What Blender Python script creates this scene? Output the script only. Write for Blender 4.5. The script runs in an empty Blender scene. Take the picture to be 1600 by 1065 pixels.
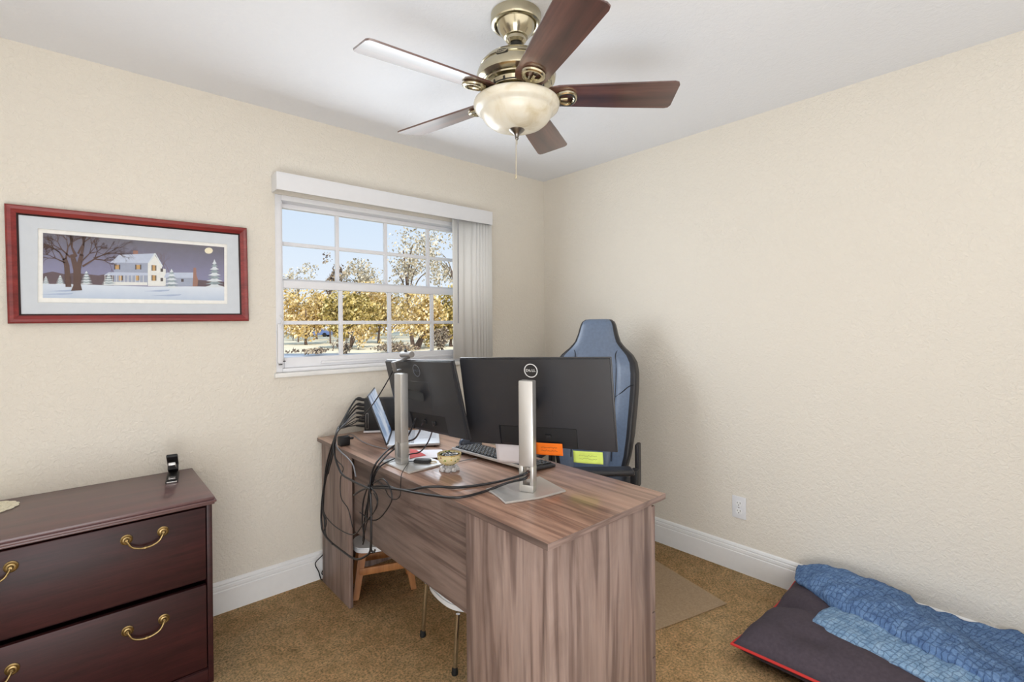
import bpy, bmesh, math, random
from mathutils import Vector, Matrix, noise
random.seed(7)
PI = math.pi
SC = bpy.context.scene
COL = SC.collection
def V(*a): return Vector(a)
def R(d): return math.radians(d)

# ------------------------------------------------------------------ camera (solved from the photograph)
FPX, YAW, PITCH, ROLL, SHY = 763.4942, 0.7239, -0.0041, -0.008, -21.8884
CAM = V(-2.673, -2.6439, 1.3455)
_F = V(math.sin(YAW)*math.cos(PITCH), math.cos(YAW)*math.cos(PITCH), math.sin(PITCH))
_R = V(math.cos(YAW), -math.sin(YAW), 0)
_U = _R.cross(_F)
_R, _U = _R*math.cos(ROLL)+_U*math.sin(ROLL), -_R*math.sin(ROLL)+_U*math.cos(ROLL)
cd = bpy.data.cameras.new('camera'); cam = bpy.data.objects.new('camera', cd); COL.objects.link(cam)
cd.sensor_width = 36; cd.lens = 36*FPX/1600; cd.shift_y = SHY/1600; cd.clip_start = .05; cd.clip_end = 300
m = Matrix((_R, _U, -_F)).transposed().to_4x4(); m.translation = CAM
cam.matrix_world = m
SC.camera = cam
def ray(x, y): return _F + _R*((x-800)/FPX) - _U*((y-532.5-SHY)/FPX)
def at(x, y, ax, v):
    """point of the place seen at a pixel, on the plane ax = v"""
    d = ray(x, y); i = 'xyz'.index(ax)
    return CAM + d*((v-CAM[i])/d[i])

# ------------------------------------------------------------------ materials
def srgb(r, g, b):
    f = lambda c: (c/255/12.92) if c/255 <= .04045 else ((c/255+.055)/1.055)**2.4
    return (f(r), f(g), f(b), 1)
class NT:
    def __init__(s, name):
        s.m = bpy.data.materials.new(name); s.m.use_nodes = True
        s.t = s.m.node_tree; s.p = s.t.nodes['Principled BSDF']; s.out = s.t.nodes['Material Output']
    def n(s, typ, **kw):
        o = s.t.nodes.new(typ)
        for k, v in kw.items():
            if k in o.inputs: o.inputs[k].default_value = v
            else: setattr(o, k, v)
        return o
    def l(s, a, b): s.t.links.new(a, b)
    def coord(s, scale=(1,1,1), rot=(0,0,0), kind='Object'):
        tc = s.n('ShaderNodeTexCoord'); mp = s.n('ShaderNodeMapping')
        mp.inputs['Scale'].default_value = scale; mp.inputs['Rotation'].default_value = rot
        s.l(tc.outputs[kind], mp.inputs['Vector']); return mp.outputs['Vector']
    def noise(s, vec, scale, detail=4, rough=.55, dist=0):
        o = s.n('ShaderNodeTexNoise'); o.inputs['Scale'].default_value = scale; o.inputs['Detail'].default_value = detail
        o.inputs['Roughness'].default_value = rough; o.inputs['Distortion'].default_value = dist
        s.l(vec, o.inputs['Vector']); return o.outputs['Fac']
    def ramp(s, fac, stops, interp='LINEAR'):
        o = s.n('ShaderNodeValToRGB'); o.color_ramp.interpolation = interp
        e = o.color_ramp.elements
        while len(e) < len(stops): e.new(.5)
        for i, (p, c) in enumerate(stops): e[i].position = p; e[i].color = c
        s.l(fac, o.inputs['Fac']); return o.outputs['Color']
    def mix(s, fac, a, b, mode='MIX'):
        o = s.n('ShaderNodeMix', data_type='RGBA', blend_type=mode)
        for v, i in ((fac, 0), (a, 6), (b, 7)):
            if hasattr(v, 'is_output'): s.l(v, o.inputs[i])
            else: o.inputs[i].default_value = v
        return o.outputs[2]
    def bump(s, h, strength, dist):
        o = s.n('ShaderNodeBump'); o.inputs['Strength'].default_value = strength; o.inputs['Distance'].default_value = dist
        s.l(h, o.inputs['Height']); s.l(o.outputs['Normal'], s.p.inputs['Normal']); return o
def plain(name, col, rough=.5, metal=0, spec=.5, coat=0, var=.06, scale=30, bump=0):
    k = NT(name); p = k.p
    p.inputs['Roughness'].default_value = rough; p.inputs['Metallic'].default_value = metal
    p.inputs['Specular IOR Level'].default_value = spec; p.inputs['Coat Weight'].default_value = coat
    v = k.coord(); f = k.noise(v, scale, 3)
    lo = tuple(c*(1-var) for c in col[:3])+(1,); hi = tuple(min(1, c*(1+var)) for c in col[:3])+(1,)
    k.l(k.ramp(f, [(.3, lo), (.7, hi)]), p.inputs['Base Color'])
    if bump: k.bump(k.noise(v, scale*8, 2), bump, .001)
    return k.m
def wood(name, stops, along='z', rough=.45, stripe=14, coat=0, spec=.4, fine=.25, seed=0, zstops=None):
    """stripes running along one axis"""
    k = NT(name); s = {'x': (.25, 1, 1), 'y': (1, .25, 1), 'z': (1, 1, .25)}[along]
    s2 = {'x': (.06, 1, 1), 'y': (1, .06, 1), 'z': (1, 1, .06)}[along]
    tc = k.n('ShaderNodeTexCoord'); mp = k.n('ShaderNodeMapping'); mp.inputs['Scale'].default_value = s; mp.inputs['Location'].default_value = (seed, seed*1.7, seed*.6)
    k.l(tc.outputs['Object'], mp.inputs['Vector'])
    m2 = k.n('ShaderNodeMapping'); m2.inputs['Scale'].default_value = s2; k.l(tc.outputs['Object'], m2.inputs['Vector'])
    a = k.noise(m2.outputs['Vector'], stripe, 4, .62, .3); b = k.noise(m2.outputs['Vector'], stripe*7, 4, .65); c = k.noise(mp.outputs['Vector'], stripe*.8, 5, .65, .9)
    col = k.ramp(a, stops)
    g = k.ramp(b, [(.3, (.55, .55, .55, 1)), (.62, (1, 1, 1, 1))])
    col = k.mix(fine*2.2, col, k.mix(1, col, g, 'MULTIPLY'))
    g2 = k.ramp(c, [(.25, (.55, .5, .48, 1)), (.5, (1, 1, 1, 1)), (.78, (1.0, .93, .9, 1))])
    col = k.mix(.75, col, k.mix(1, col, g2, 'MULTIPLY'))
    k.l(col, k.p.inputs['Base Color']); k.p.inputs['Roughness'].default_value = rough
    k.p.inputs['Coat Weight'].default_value = coat; k.p.inputs['Coat Roughness'].default_value = .15
    k.p.inputs['Specular IOR Level'].default_value = spec
    k.bump(b, .12, .001)
    return k.m
def wall_mat(name, col, bs=.5, scale=60):
    k = NT(name); v = k.coord()
    k.p.inputs['Roughness'].default_value = .85; k.p.inputs['Specular IOR Level'].default_value = .15
    k.l(k.ramp(k.noise(v, 1.3, 3), [(.3, tuple(c*.975 for c in col[:3])+(1,)), (.7, col)]), k.p.inputs['Base Color'])
    h = k.ramp(k.noise(v, scale, 5, .55, .9), [(.38, (0, 0, 0, 1)), (.62, (1, 1, 1, 1))])
    k.bump(h, bs, .0035)
    return k.m
M = {}
M['wall'] = wall_mat('wall_paint', srgb(228, 222, 211))
M['ceil'] = wall_mat('ceiling_paint', srgb(234, 236, 240), .22, 45)
M['trim'] = plain('white_trim', srgb(236, 237, 238), .35, var=.015)
M['vinyl'] = plain('white_vinyl', srgb(226, 227, 231), .4, var=.015)
M['val'] = plain('white_valance', srgb(226, 227, 230), .45, var=.01)
M['slat'] = plain('blind_slat', srgb(252, 252, 250), .5, var=.01)
_t = M['slat'].node_tree; _tr = _t.nodes.new('ShaderNodeBsdfTranslucent'); _tr.inputs[0].default_value = (.95, .95, .93, 1); _mx = _t.nodes.new('ShaderNodeMixShader'); _mx.inputs[0].default_value = .12
_t.links.new(_t.nodes['Principled BSDF'].outputs[0], _mx.inputs[1]); _t.links.new(_tr.outputs[0], _mx.inputs[2]); _t.links.new(_mx.outputs[0], _t.nodes['Material Output'].inputs['Surface'])
M['marble'] = plain('sill_marble', srgb(226, 226, 224), .3, var=.05, scale=12)
def glass_mat(name, tint=(1, 1, 1, 1), refl=.12):
    k = NT(name); k.t.nodes.remove(k.p)
    tr = k.n('ShaderNodeBsdfTransparent'); tr.inputs[0].default_value = tint
    gl = k.n('ShaderNodeBsdfGlossy'); gl.inputs['Roughness'].default_value = .02
    fr = k.n('ShaderNodeLayerWeight'); fr.inputs['Blend'].default_value = refl
    mx = k.n('ShaderNodeMixShader'); k.l(fr.outputs['Fresnel'], mx.inputs[0]); k.l(tr.outputs[0], mx.inputs[1]); k.l(gl.outputs[0], mx.inputs[2])
    k.l(mx.outputs[0], k.out.inputs['Surface']); return k.m
M['glass'] = glass_mat('window_glass', refl=.06)
def carpet():
    k = NT('carpet'); v = k.coord()
    a = k.noise(v, 2.2, 4, .6, .4); b = k.noise(v, 105, 4, .75); c = k.noise(v, 20, 5, .65)
    col = k.ramp(a, [(.3, srgb(232, 188, 136)), (.55, srgb(250, 212, 160)), (.75, srgb(255, 224, 178))])
    col = k.mix(.75, col, k.mix(1, col, k.ramp(c, [(.3, (.62, .6, .56, 1)), (.6, (1, 1, 1, 1))]), 'MULTIPLY'))
    col = k.mix(1, col, k.ramp(b, [(.36, (.48, .47, .45, 1)), (.5, (.95, .95, .94, 1)), (.62, (1.25, 1.25, 1.24, 1))]), 'MULTIPLY')
    st = k.noise(v, 7, 6, .7, .3); col = k.mix(.8, col, k.mix(1, col, k.ramp(st, [(.27, (.45, .42, .4, 1)), (.37, (1, 1, 1, 1))]), 'MULTIPLY'))
    k.l(col, k.p.inputs['Base Color']); k.p.inputs['Roughness'].default_value = .95; k.p.inputs['Specular IOR Level'].default_value = .05
    k.bump(k.mix(.25, b, c), 1, .02); return k.m
M['carpet'] = carpet()
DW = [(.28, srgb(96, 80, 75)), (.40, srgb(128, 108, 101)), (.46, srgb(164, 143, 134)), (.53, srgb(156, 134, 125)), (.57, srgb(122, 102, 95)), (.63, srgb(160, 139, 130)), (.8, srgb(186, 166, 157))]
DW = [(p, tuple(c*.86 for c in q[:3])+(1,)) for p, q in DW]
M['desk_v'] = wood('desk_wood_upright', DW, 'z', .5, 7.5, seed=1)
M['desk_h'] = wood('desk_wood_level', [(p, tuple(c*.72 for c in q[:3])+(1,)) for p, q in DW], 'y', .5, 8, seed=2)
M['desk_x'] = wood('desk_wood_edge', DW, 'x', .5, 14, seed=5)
M['desk_top'] = wood('desk_wood_top_sheen', [(p, tuple(min(1, c*f) for c, f in zip(q[:3], (1.62, 1.34, 1.12)))+(1,)) for p, q in DW], 'y', .36, 8, coat=.45, spec=.5, seed=3)  # wood colour brightened and warmed for the light reflected off the top
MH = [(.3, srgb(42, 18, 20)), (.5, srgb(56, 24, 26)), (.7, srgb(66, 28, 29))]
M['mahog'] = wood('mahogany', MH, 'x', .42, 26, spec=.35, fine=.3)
M['mahog_top'] = wood('mahogany_top_sheen', [(p, tuple(c*2+.02 for c in q[:3])+(1,)) for p, q in MH], 'x', .5, 10, spec=.8, fine=.15, coat=.5)  # mahogany lightened in its base colour for the sheen on the top
M['brass'] = plain('antique_brass', srgb(150, 128, 88), .38, 1, var=.25, scale=60)
M['fan_brass'] = plain('fan_brass', srgb(188, 180, 156), .2, 1, var=.05)
M['fan_dark'] = plain('dark_slot', (.02, .018, .015, 1), .5)
M['blade'] = wood('blade_walnut', [(.3, srgb(52, 28, 26)), (.5, srgb(88, 52, 45)), (.72, srgb(120, 76, 64))], 'x', .34, 16, spec=.7, coat=1)
M['blade'].node_tree.nodes['Principled BSDF'].inputs['Coat IOR'].default_value = 1.9
M['blade_edge'] = plain('blade_edge', srgb(58, 30, 26), .4)
def alab():
    k = NT('alabaster_glass'); v = k.coord()
    f = k.noise(v, 9, 5, .6, 1.5)
    k.l(k.ramp(f, [(.3, srgb(206, 194, 166)), (.5, srgb(224, 217, 200)), (.75, srgb(230, 226, 213))]), k.p.inputs['Base Color'])
    k.p.inputs['Roughness'].default_value = .25; k.p.inputs['Subsurface Weight'].default_value = .25; k.p.inputs['Subsurface Radius'].default_value = (.03, .025, .02)
    k.p.inputs['Subsurface Scale'].default_value = .5
    return k.m
M['alab'] = alab()
M['nickel'] = plain('pewter', srgb(128, 124, 120), .3, 1)
M['chain'] = plain('chain_metal', srgb(200, 190, 165), .3, .6)
M['frame_red'] = wood('cherry_frame', [(.3, srgb(116, 34, 36)), (.5, srgb(140, 44, 44)), (.7, srgb(152, 54, 50))], 'x', .3, 20, coat=.3)
M['frame_dark'] = plain('frame_black_edge', srgb(40, 18, 20), .4)
M['matboard'] = plain('mat_board', srgb(205, 211, 218), .8, var=.02)
M['matwhite'] = plain('mat_white', srgb(236, 236, 232), .8, var=.02)
M['blk'] = plain('black_plastic', srgb(44, 44, 49), .45, var=.05)
M['blk_dark'] = plain('deep_black_plastic', srgb(22, 22, 25), .5, var=.05)
M['panel_blk'] = plain('monitor_black', srgb(37, 37, 41), .40, spec=.55, var=.04)
M['screen'] = plain('dark_screen', srgb(14, 15, 18), .15, var=.02)
M['silver'] = plain('silver_stand', srgb(196, 195, 193), .36, .8, var=.02)
M['silver_base'] = plain('silver_base', srgb(214, 213, 211), .36, .55, var=.02)
M['logo'] = plain('logo_silver', srgb(232, 234, 236), .35, .1, var=.01)
M['logo_dim'] = plain('logo_dim', srgb(92, 96, 104), .4, .2, var=.01)
M['lapsilver'] = plain('laptop_silver', srgb(196, 198, 203), .4, .35, var=.02)
def lapscreen():
    k = NT('laptop_screen'); v = k.coord((3, 3, 3)); f = k.noise(v, 2, 3, .6, .6)
    k.l(k.ramp(f, [(.35, srgb(92, 122, 165)), (.5, srgb(150, 175, 208)), (.66, srgb(215, 224, 236))]), k.p.inputs['Base Color'])
    k.p.inputs['Roughness'].default_value = .12; k.l(k.ramp(f, [(.35, srgb(92, 122, 165)), (.66, srgb(215, 224, 236))]), k.p.inputs['Emission Color']); k.p.inputs['Emission Strength'].default_value = .35
    return k.m
M['lapscreen'] = lapscreen()
M['key'] = plain('black_keys', srgb(34, 35, 40), .45)
M['keygrey'] = plain('grey_keys', srgb(150, 152, 158), .5)
M['cable'] = plain('black_cable', srgb(24, 24, 28), .38, spec=.6)
M['cable_grey'] = plain('grey_cable', srgb(120, 122, 128), .45)
M['paper'] = plain('white_paper', srgb(236, 234, 240), .8, var=.02)
M['orange'] = plain('orange_paper', srgb(255, 122, 18), .75, var=.06)
M['green'] = plain('green_paper', srgb(205, 226, 110), .75, var=.06)
M['red'] = plain('red_paper', srgb(214, 92, 92), .75, var=.08)
M['ink'] = plain('ink', srgb(120, 70, 40), .7)
M['ink2'] = plain('pencil_ink', srgb(150, 165, 90), .7)
M['leather'] = plain('leather_reflection_tint', srgb(100, 116, 140), .34, spec=.7, var=.08, scale=60, bump=.15)  # blue reflection of the window put into the leather's base colour
M['leather_blk'] = plain('black_leather', srgb(36, 37, 43), .38, spec=.55, var=.08, scale=60, bump=.12)
M['seam'] = plain('dark_seam', srgb(20, 22, 28), .6)
M['lightwood'] = wood('beech', [(.3, srgb(150, 96, 54)), (.6, srgb(180, 122, 72)), (.8, srgb(196, 138, 86))], 'z', .5, 12)
M['white_pl'] = plain('white_plastic', srgb(232, 234, 238), .35, var=.01)
M['chrome'] = plain('chrome', srgb(205, 205, 208), .1, 1, var=.02)
M['rubber'] = plain('black_rubber', srgb(20, 20, 20), .7)
def matplastic():
    k = NT('chair_mat_plastic'); v = k.coord(); f = k.noise(v, 120, 3)
    k.l(k.ramp(f, [(.3, srgb(150, 126, 98)), (.7, srgb(172, 148, 118))]), k.p.inputs['Base Color'])
    k.p.inputs['Roughness'].default_value = .45; k.bump(f, .3, .003); return k.m
M['chairmat'] = matplastic()
M['bedfab'] = plain('plum_fabric', srgb(76, 68, 76), .85, spec=.2, var=.12, scale=80, bump=.2)
M['piping'] = plain('red_piping', srgb(196, 44, 40), .6)
def quilt(name, c1, c2, c3):
    k = NT(name); v = k.coord()
    f = k.noise(v, 30, 5, .65, .6); base = k.ramp(f, [(.3, c1), (.52, c2), (.72, c3)])
    fine = k.noise(v, 260, 2); base = k.mix(.35, base, k.mix(1, base, k.ramp(fine, [(.35, (.6, .62, .66, 1)), (.6, (1, 1, 1, 1))]), 'MULTIPLY'))
    # crinkled stitched lines both ways
    st = []
    for rot in (.35, .35+PI/2):
        w = k.n('ShaderNodeTexWave', wave_type='BANDS', bands_direction='X'); w.inputs['Scale'].default_value = 17; w.inputs['Distortion'].default_value = 4; w.inputs['Detail'].default_value = 4; w.inputs['Detail Scale'].default_value = 2.2
        k.l(k.coord(rot=(0, 0, rot)), w.inputs['Vector']); st.append(k.ramp(w.outputs['Fac'], [(0.0, (0, 0, 0, 1)), (.13, (1, 1, 1, 1))]))
    ln = k.mix(1, st[0], st[1], 'MULTIPLY')
    base = k.mix(.55, base, k.mix(1, base, k.ramp(ln, [(0, (.42, .45, .55, 1)), (.9, (1, 1, 1, 1))]), 'MULTIPLY'))
    k.l(base, k.p.inputs['Base Color']); k.p.inputs['Roughness'].default_value = .9; k.p.inputs['Specular IOR Level'].default_value = .12
    k.bump(k.mix(.4, ln, f), .8, .005); return k.m
M['quilt'] = quilt('blue_quilt', srgb(82, 108, 150), srgb(104, 134, 176), srgb(128, 158, 196))
M['quilt_l'] = quilt('pale_blue_quilt', srgb(112, 146, 182), srgb(138, 170, 202), srgb(162, 190, 216))
def bowlmat():
    k = NT('bowl_ceramic'); v = k.coord(); o = k.n('ShaderNodeTexVoronoi'); o.inputs['Scale'].default_value = 75; k.l(v, o.inputs['Vector'])
    dots = k.ramp(o.outputs['Distance'], [(.28, (1, 1, 1, 1)), (.36, (0, 0, 0, 1))])
    c = k.n('ShaderNodeSeparateColor'); k.l(o.outputs['Color'], c.inputs[0])
    pal = k.ramp(c.outputs[0], [(.0, srgb(120, 150, 70)), (.35, srgb(196, 170, 70)), (.6, srgb(160, 90, 60)), (.8, srgb(100, 130, 80))], 'CONSTANT')
    k.l(k.mix(dots, srgb(226, 214, 170), pal), k.p.inputs['Base Color']); k.p.inputs['Roughness'].default_value = .25; return k.m
M['bowl'] = bowlmat()
M['gold'] = plain('gilt_rim', srgb(190, 160, 90), .3, .7)
def crystal():
    k = NT('clear_crystal'); k.p.inputs['Base Color'].default_value = (.98, .98, 1, 1); k.p.inputs['Roughness'].default_value = .05
    k.p.inputs['Transmission Weight'].default_value = .55; k.p.inputs['IOR'].default_value = 1.45
    v = k.coord(); k.l(k.ramp(k.noise(v, 20), [(.3, (.9, .9, .95, 1)), (.7, (1, 1, 1, 1))]), k.p.inputs['Base Color']); return k.m
M['crystal'] = crystal()
M['clip'] = plain('clip_metal', srgb(200, 200, 200), .25, .8)
M['lace'] = plain('cream_lace', srgb(232, 226, 204), .9, var=.12, scale=120)
M['blue_box'] = plain('blue_box', srgb(96, 128, 160), .6, var=.25, scale=20)
M['tan_box'] = plain('tan_box', srgb(190, 165, 130), .6)
# outdoors
M['lawn'] = plain('dry_lawn', srgb(226, 216, 190), .95, spec=.0, var=.10, scale=.5)
M['road'] = plain('pale_road', srgb(214, 214, 216), .9, spec=.0, var=.04, scale=.4)
M['bark'] = plain('tree_bark', srgb(104, 86, 76), .9, var=.2, scale=6)
def leaf(name, a, b, c):
    k = NT(name); oi = k.n('ShaderNodeNewGeometry')
    k.l(k.ramp(oi.outputs['Random Per Island'], [(.0, a), (.5, b), (1, c)]), k.p.inputs['Base Color']); k.p.inputs['Roughness'].default_value = .7
    k.p.inputs['Specular IOR Level'].default_value = .1
    return k.m
M['leaf_gold'] = leaf('golden_leaves', srgb(150, 124, 70), srgb(226, 196, 128), srgb(255, 238, 200))
M['leaf_pale'] = leaf('pale_leaves', srgb(140, 132, 116), srgb(205, 192, 166), srgb(236, 226, 206))
M['leaf_green'] = leaf('green_leaves', srgb(92, 84, 44), srgb(196, 172, 100), srgb(240, 220, 160))
M['leaf_dark'] = leaf('dusky_leaves', srgb(80, 68, 64), srgb(150, 132, 112), srgb(220, 200, 170))
M['carblue'] = plain('blue_car_paint', srgb(98, 120, 170), .3, coat=.5)
M['carglass'] = plain('car_glass', srgb(40, 48, 60), .1)

# ------------------------------------------------------------------ mesh helpers
class MB:
    def __init__(s): s.bm = bmesh.new()
    def _take(s, tmp, mi=0):
        me = bpy.data.meshes.new('t'); 
        for f in tmp.faces: f.material_index = mi if f.material_index == 0 else f.material_index
        tmp.to_mesh(me); tmp.free(); s.bm.from_mesh(me); bpy.data.meshes.remove(me)
    def box(s, a, b, bev=0, mi=0, mat=None, seg=2):
        t = bmesh.new(); bmesh.ops.create_cube(t, size=1)
        a = Vector(a); b = Vector(b); c = (a+b)/2; d = b-a
        for v in t.verts: v.co = Vector((v.co.x*abs(d.x), v.co.y*abs(d.y), v.co.z*abs(d.z)))
        if bev:
            bmesh.ops.bevel(t, geom=t.edges[:], offset=min(bev, min(abs(d.x), abs(d.y), abs(d.z))*.45), segments=seg, affect='EDGES', profile=.6)
        for v in t.verts: v.co += c
        if mat:
            for v in t.verts: v.co = mat @ v.co
        s._take(t, mi); return s
    def prism(s, pts, d, bev=0, mi=0, mat=None):
        """polygon pts (3D list) extruded by vector d"""
        t = bmesh.new(); vs = [t.verts.new(p) for p in pts]; f = t.faces.new(vs)
        r = bmesh.ops.extrude_face_region(t, geom=[f])
        bmesh.ops.translate(t, verts=[g for g in r['geom'] if isinstance(g, bmesh.types.BMVert)], vec=d)
        bmesh.ops.recalc_face_normals(t, faces=t.faces[:])
        if bev: bmesh.ops.bevel(t, geom=t.edges[:], offset=bev, segments=2, affect='EDGES')
        if mat:
            for v in t.verts: v.co = mat @ v.co
        s._take(t, mi); return s
    def tube(s, pts, r, seg=8, mi=0, closed=False, cap=True, sm=1, mat=None, flat=1):
        pts = [Vector(p) for p in pts]
        rs = r if isinstance(r, (list, tuple)) else [r]*len(pts)
        t = bmesh.new(); rings = []; n = len(pts); up = None
        for i, p in enumerate(pts):
            d = (pts[(i+1) % n]-pts[i-1]) if closed else (pts[min(i+1, n-1)]-pts[max(i-1, 0)])
            if d.length < 1e-9: d = V(0, 0, 1)
            d.normalize()
            if up is None: up = V(0, 0, 1) if abs(d.z) < .9 else V(1, 0, 0)
            a = d.cross(up)
            if a.length < 1e-6: a = d.orthogonal()
            a.normalize(); b = a.cross(d); up = b
            rings.append([t.verts.new(p+(a*math.cos(2*PI*k/seg)+b*math.sin(2*PI*k/seg)*flat)*rs[i]) for k in range(seg)])
        m_ = n if closed else n-1
        for i in range(m_):
            for k in range(seg):
                t.faces.new((rings[i][k], rings[i][(k+1) % seg], rings[(i+1) % n][(k+1) % seg], rings[(i+1) % n][k]))
        if cap and not closed:
            t.faces.new(rings[0][::-1]); t.faces.new(rings[-1])
        bmesh.ops.recalc_face_normals(t, faces=t.faces[:])
        if mat:
            for v in t.verts: v.co = mat @ v.co
        s._take(t, mi); return s
    def lathe(s, prof, c=(0, 0, 0), seg=40, mi=0, mat=None, wave=None):
        t = bmesh.new(); rings = []; c = Vector(c)
        for r, z in prof:
            if r < 1e-6: rings.append([t.verts.new(c+V(0, 0, z))])
            else: rings.append([t.verts.new(c+V(r*math.cos(2*PI*k/seg), r*math.sin(2*PI*k/seg), z)) for k in range(seg)])
        for A, B in zip(rings, rings[1:]):
            for k in range(seg):
                k2 = (k+1) % seg
                if len(A) == 1 and len(B) == 1: continue
                if len(A) == 1: t.faces.new((A[0], B[k2], B[k]))
                elif len(B) == 1: t.faces.new((A[k], A[k2], B[0]))
                else: t.faces.new((A[k], A[k2], B[k2], B[k]))
        bmesh.ops.recalc_face_normals(t, faces=t.faces[:])
        if mat:
            for v in t.verts: v.co = mat @ v.co
        s._take(t, mi); return s
    def grid(s, fn, nu, nv, mi=0, closed_u=False):
        t = bmesh.new(); g = [[t.verts.new(fn(i/(nu if closed_u else nu-1), j/(nv-1))) for j in range(nv)] for i in range(nu)]
        for i in range(nu if closed_u else nu-1):
            for j in range(nv-1):
                t.faces.new((g[i][j], g[(i+1) % nu][j], g[(i+1) % nu][j+1], g[i][j+1]))
        s._take(t, mi); return s
    def poly(s, pts, mi=0):
        vs = [s.bm.verts.new(p) for p in pts]; f = s.bm.faces.new(vs); f.material_index = mi; return s
    def build(s, name, mats, parent=None, local=False, angle=35, smooth=True, weld=0):
        if weld: bmesh.ops.remove_doubles(s.bm, verts=s.bm.verts[:], dist=weld)
        if parent is not None and not local:
            off = Vector(parent['_w']) if '_w' in parent else Vector((0, 0, 0))
            for v in s.bm.verts: v.co -= off
        me = bpy.data.meshes.new(name); s.bm.to_mesh(me); s.bm.free()
        for k in (mats if isinstance(mats, (list, tuple)) else [mats]): me.materials.append(k)
        if smooth and len(me.polygons):
            me.polygons.foreach_set('use_smooth', [True]*len(me.polygons))
            if angle: me.set_sharp_from_angle(angle=R(angle))
        o = bpy.data.objects.new(name, me); COL.objects.link(o)
        if parent is not None:
            o.parent = parent
            if '_w' in parent: o['_w'] = list(parent['_w'])
        return o
def thing(name, label, cat, loc=(0, 0, 0), rot=(0, 0, 0), group=None, mat=None):
    o = bpy.data.objects.new(name, None); COL.objects.link(o); o.empty_display_size = .05
    if mat is not None: o.matrix_world = mat
    else: o.location = loc; o.rotation_euler = rot
    o['label'] = label; o['category'] = cat; o['_w'] = list(loc)
    if group: o['group'] = group
    return o
def tag(o, label, cat, group=None):
    o['label'] = label; o['category'] = cat
    if group: o['group'] = group
    return o
def recenter(o):
    """move a lone mesh's origin to its base"""
    me = o.data; n = len(me.vertices)
    c = Vector((sum(v.co.x for v in me.vertices)/n, sum(v.co.y for v in me.vertices)/n, min(v.co.z for v in me.vertices)))
    me.transform(Matrix.Translation(-c)); o.location = c; return o
def struct(o): o['kind'] = 'structure'; return o
def smooth_path(P, k=8):
    P = [Vector(p) for p in P]; out = []
    for i in range(len(P)-1):
        p0 = P[max(i-1, 0)]; p1 = P[i]; p2 = P[i+1]; p3 = P[min(i+2, len(P)-1)]
        for j in range(k):
            t = j/k
            out.append(.5*((2*p1)+(p2-p0)*t+(2*p0-5*p1+4*p2-p3)*t*t+(3*p1-p0-3*p2+p3)*t**3))
    out.append(P[-1]); return out
def text_mesh(body, size, extr=.0004):
    cu = bpy.data.curves.new('t', 'FONT'); cu.body = body; cu.size = size; cu.extrude = extr; cu.align_x = 'CENTER'; cu.align_y = 'CENTER'
    o = bpy.data.objects.new('t', cu); COL.objects.link(o)
    dg = bpy.context.evaluated_depsgraph_get(); dg.update()
    me = bpy.data.meshes.new_from_object(o.evaluated_get(dg)); bpy.data.objects.remove(o); bpy.data.curves.remove(cu)
    return me
def add_text(mb, body, size, mat, extr=.0004, mi=0):
    me = text_mesh(body, size, extr); me.transform(mat)
    n0 = len(mb.bm.faces); mb.bm.from_mesh(me); mb.bm.faces.ensure_lookup_table()
    for f in mb.bm.faces[n0:]: f.material_index = mi
    bpy.data.meshes.remove(me)

# ------------------------------------------------------------------ room shell
H = 2.44; X0, Y0 = -3.75, -3.45; T = .14
WX0, WX1, WZ0, WZ1 = -1.93, -.64, 1.112, 2.02
struct(MB().box((X0-T, Y0-T, -.12), (T, T, 0)).build('floor', M['carpet'], angle=0))
struct(MB().box((X0-T, Y0-T, H), (T, T, H+.12)).build('ceiling', M['ceil']))
w = MB()
w.box((X0, 0, 0), (WX0, T, H)).box((WX1, 0, 0), (0, T, H)).box((WX0, 0, 0), (WX1, T, WZ0-.02)).box((WX0, 0, WZ1), (WX1, T, H))
struct(w.build('wall_back', M['wall'], weld=1e-4))
struct(MB().box((0, Y0, 0), (T, T, H)).build('wall_right', M['wall']))
struct(MB().box((X0-T, Y0, 0), (X0, T, H)).build('wall_left', M['wall']))
struct(MB().box((X0-T, Y0-T, 0), (T, Y0, H)).build('wall_front', M['wall']))
# baseboards, moulded profile (offset, height)
BP = [(0, 0), (.015, 0), (.015, .102), (.012, .105), (.012, .109), (.0145, .112), (.0135, .124), (.010, .127), (.010, .131), (.0125, .134), (.009, .143), (.003, .147), (0, .147)]
def baseboard(name, p0, p1, nrm):
    t = MB(); p0 = Vector(p0); p1 = Vector(p1); nrm = Vector(nrm)
    t.prism([p0+nrm*a+V(0, 0, z) for a, z in BP], p1-p0); struct(t.build(name, M['trim'], angle=25))
baseboard('baseboard_back', (X0, 0, 0), (-.016, 0, 0), (0, -1, 0))
baseboard('baseboard_right', (0, Y0, 0), (0, 0, 0), (-1, 0, 0))
baseboard('baseboard_left', (X0, Y0, 0), (X0, -.016, 0), (1, 0, 0))
baseboard('baseboard_front', (X0+.016, Y0, 0), (-.016, Y0, 0), (0, 1, 0))

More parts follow.
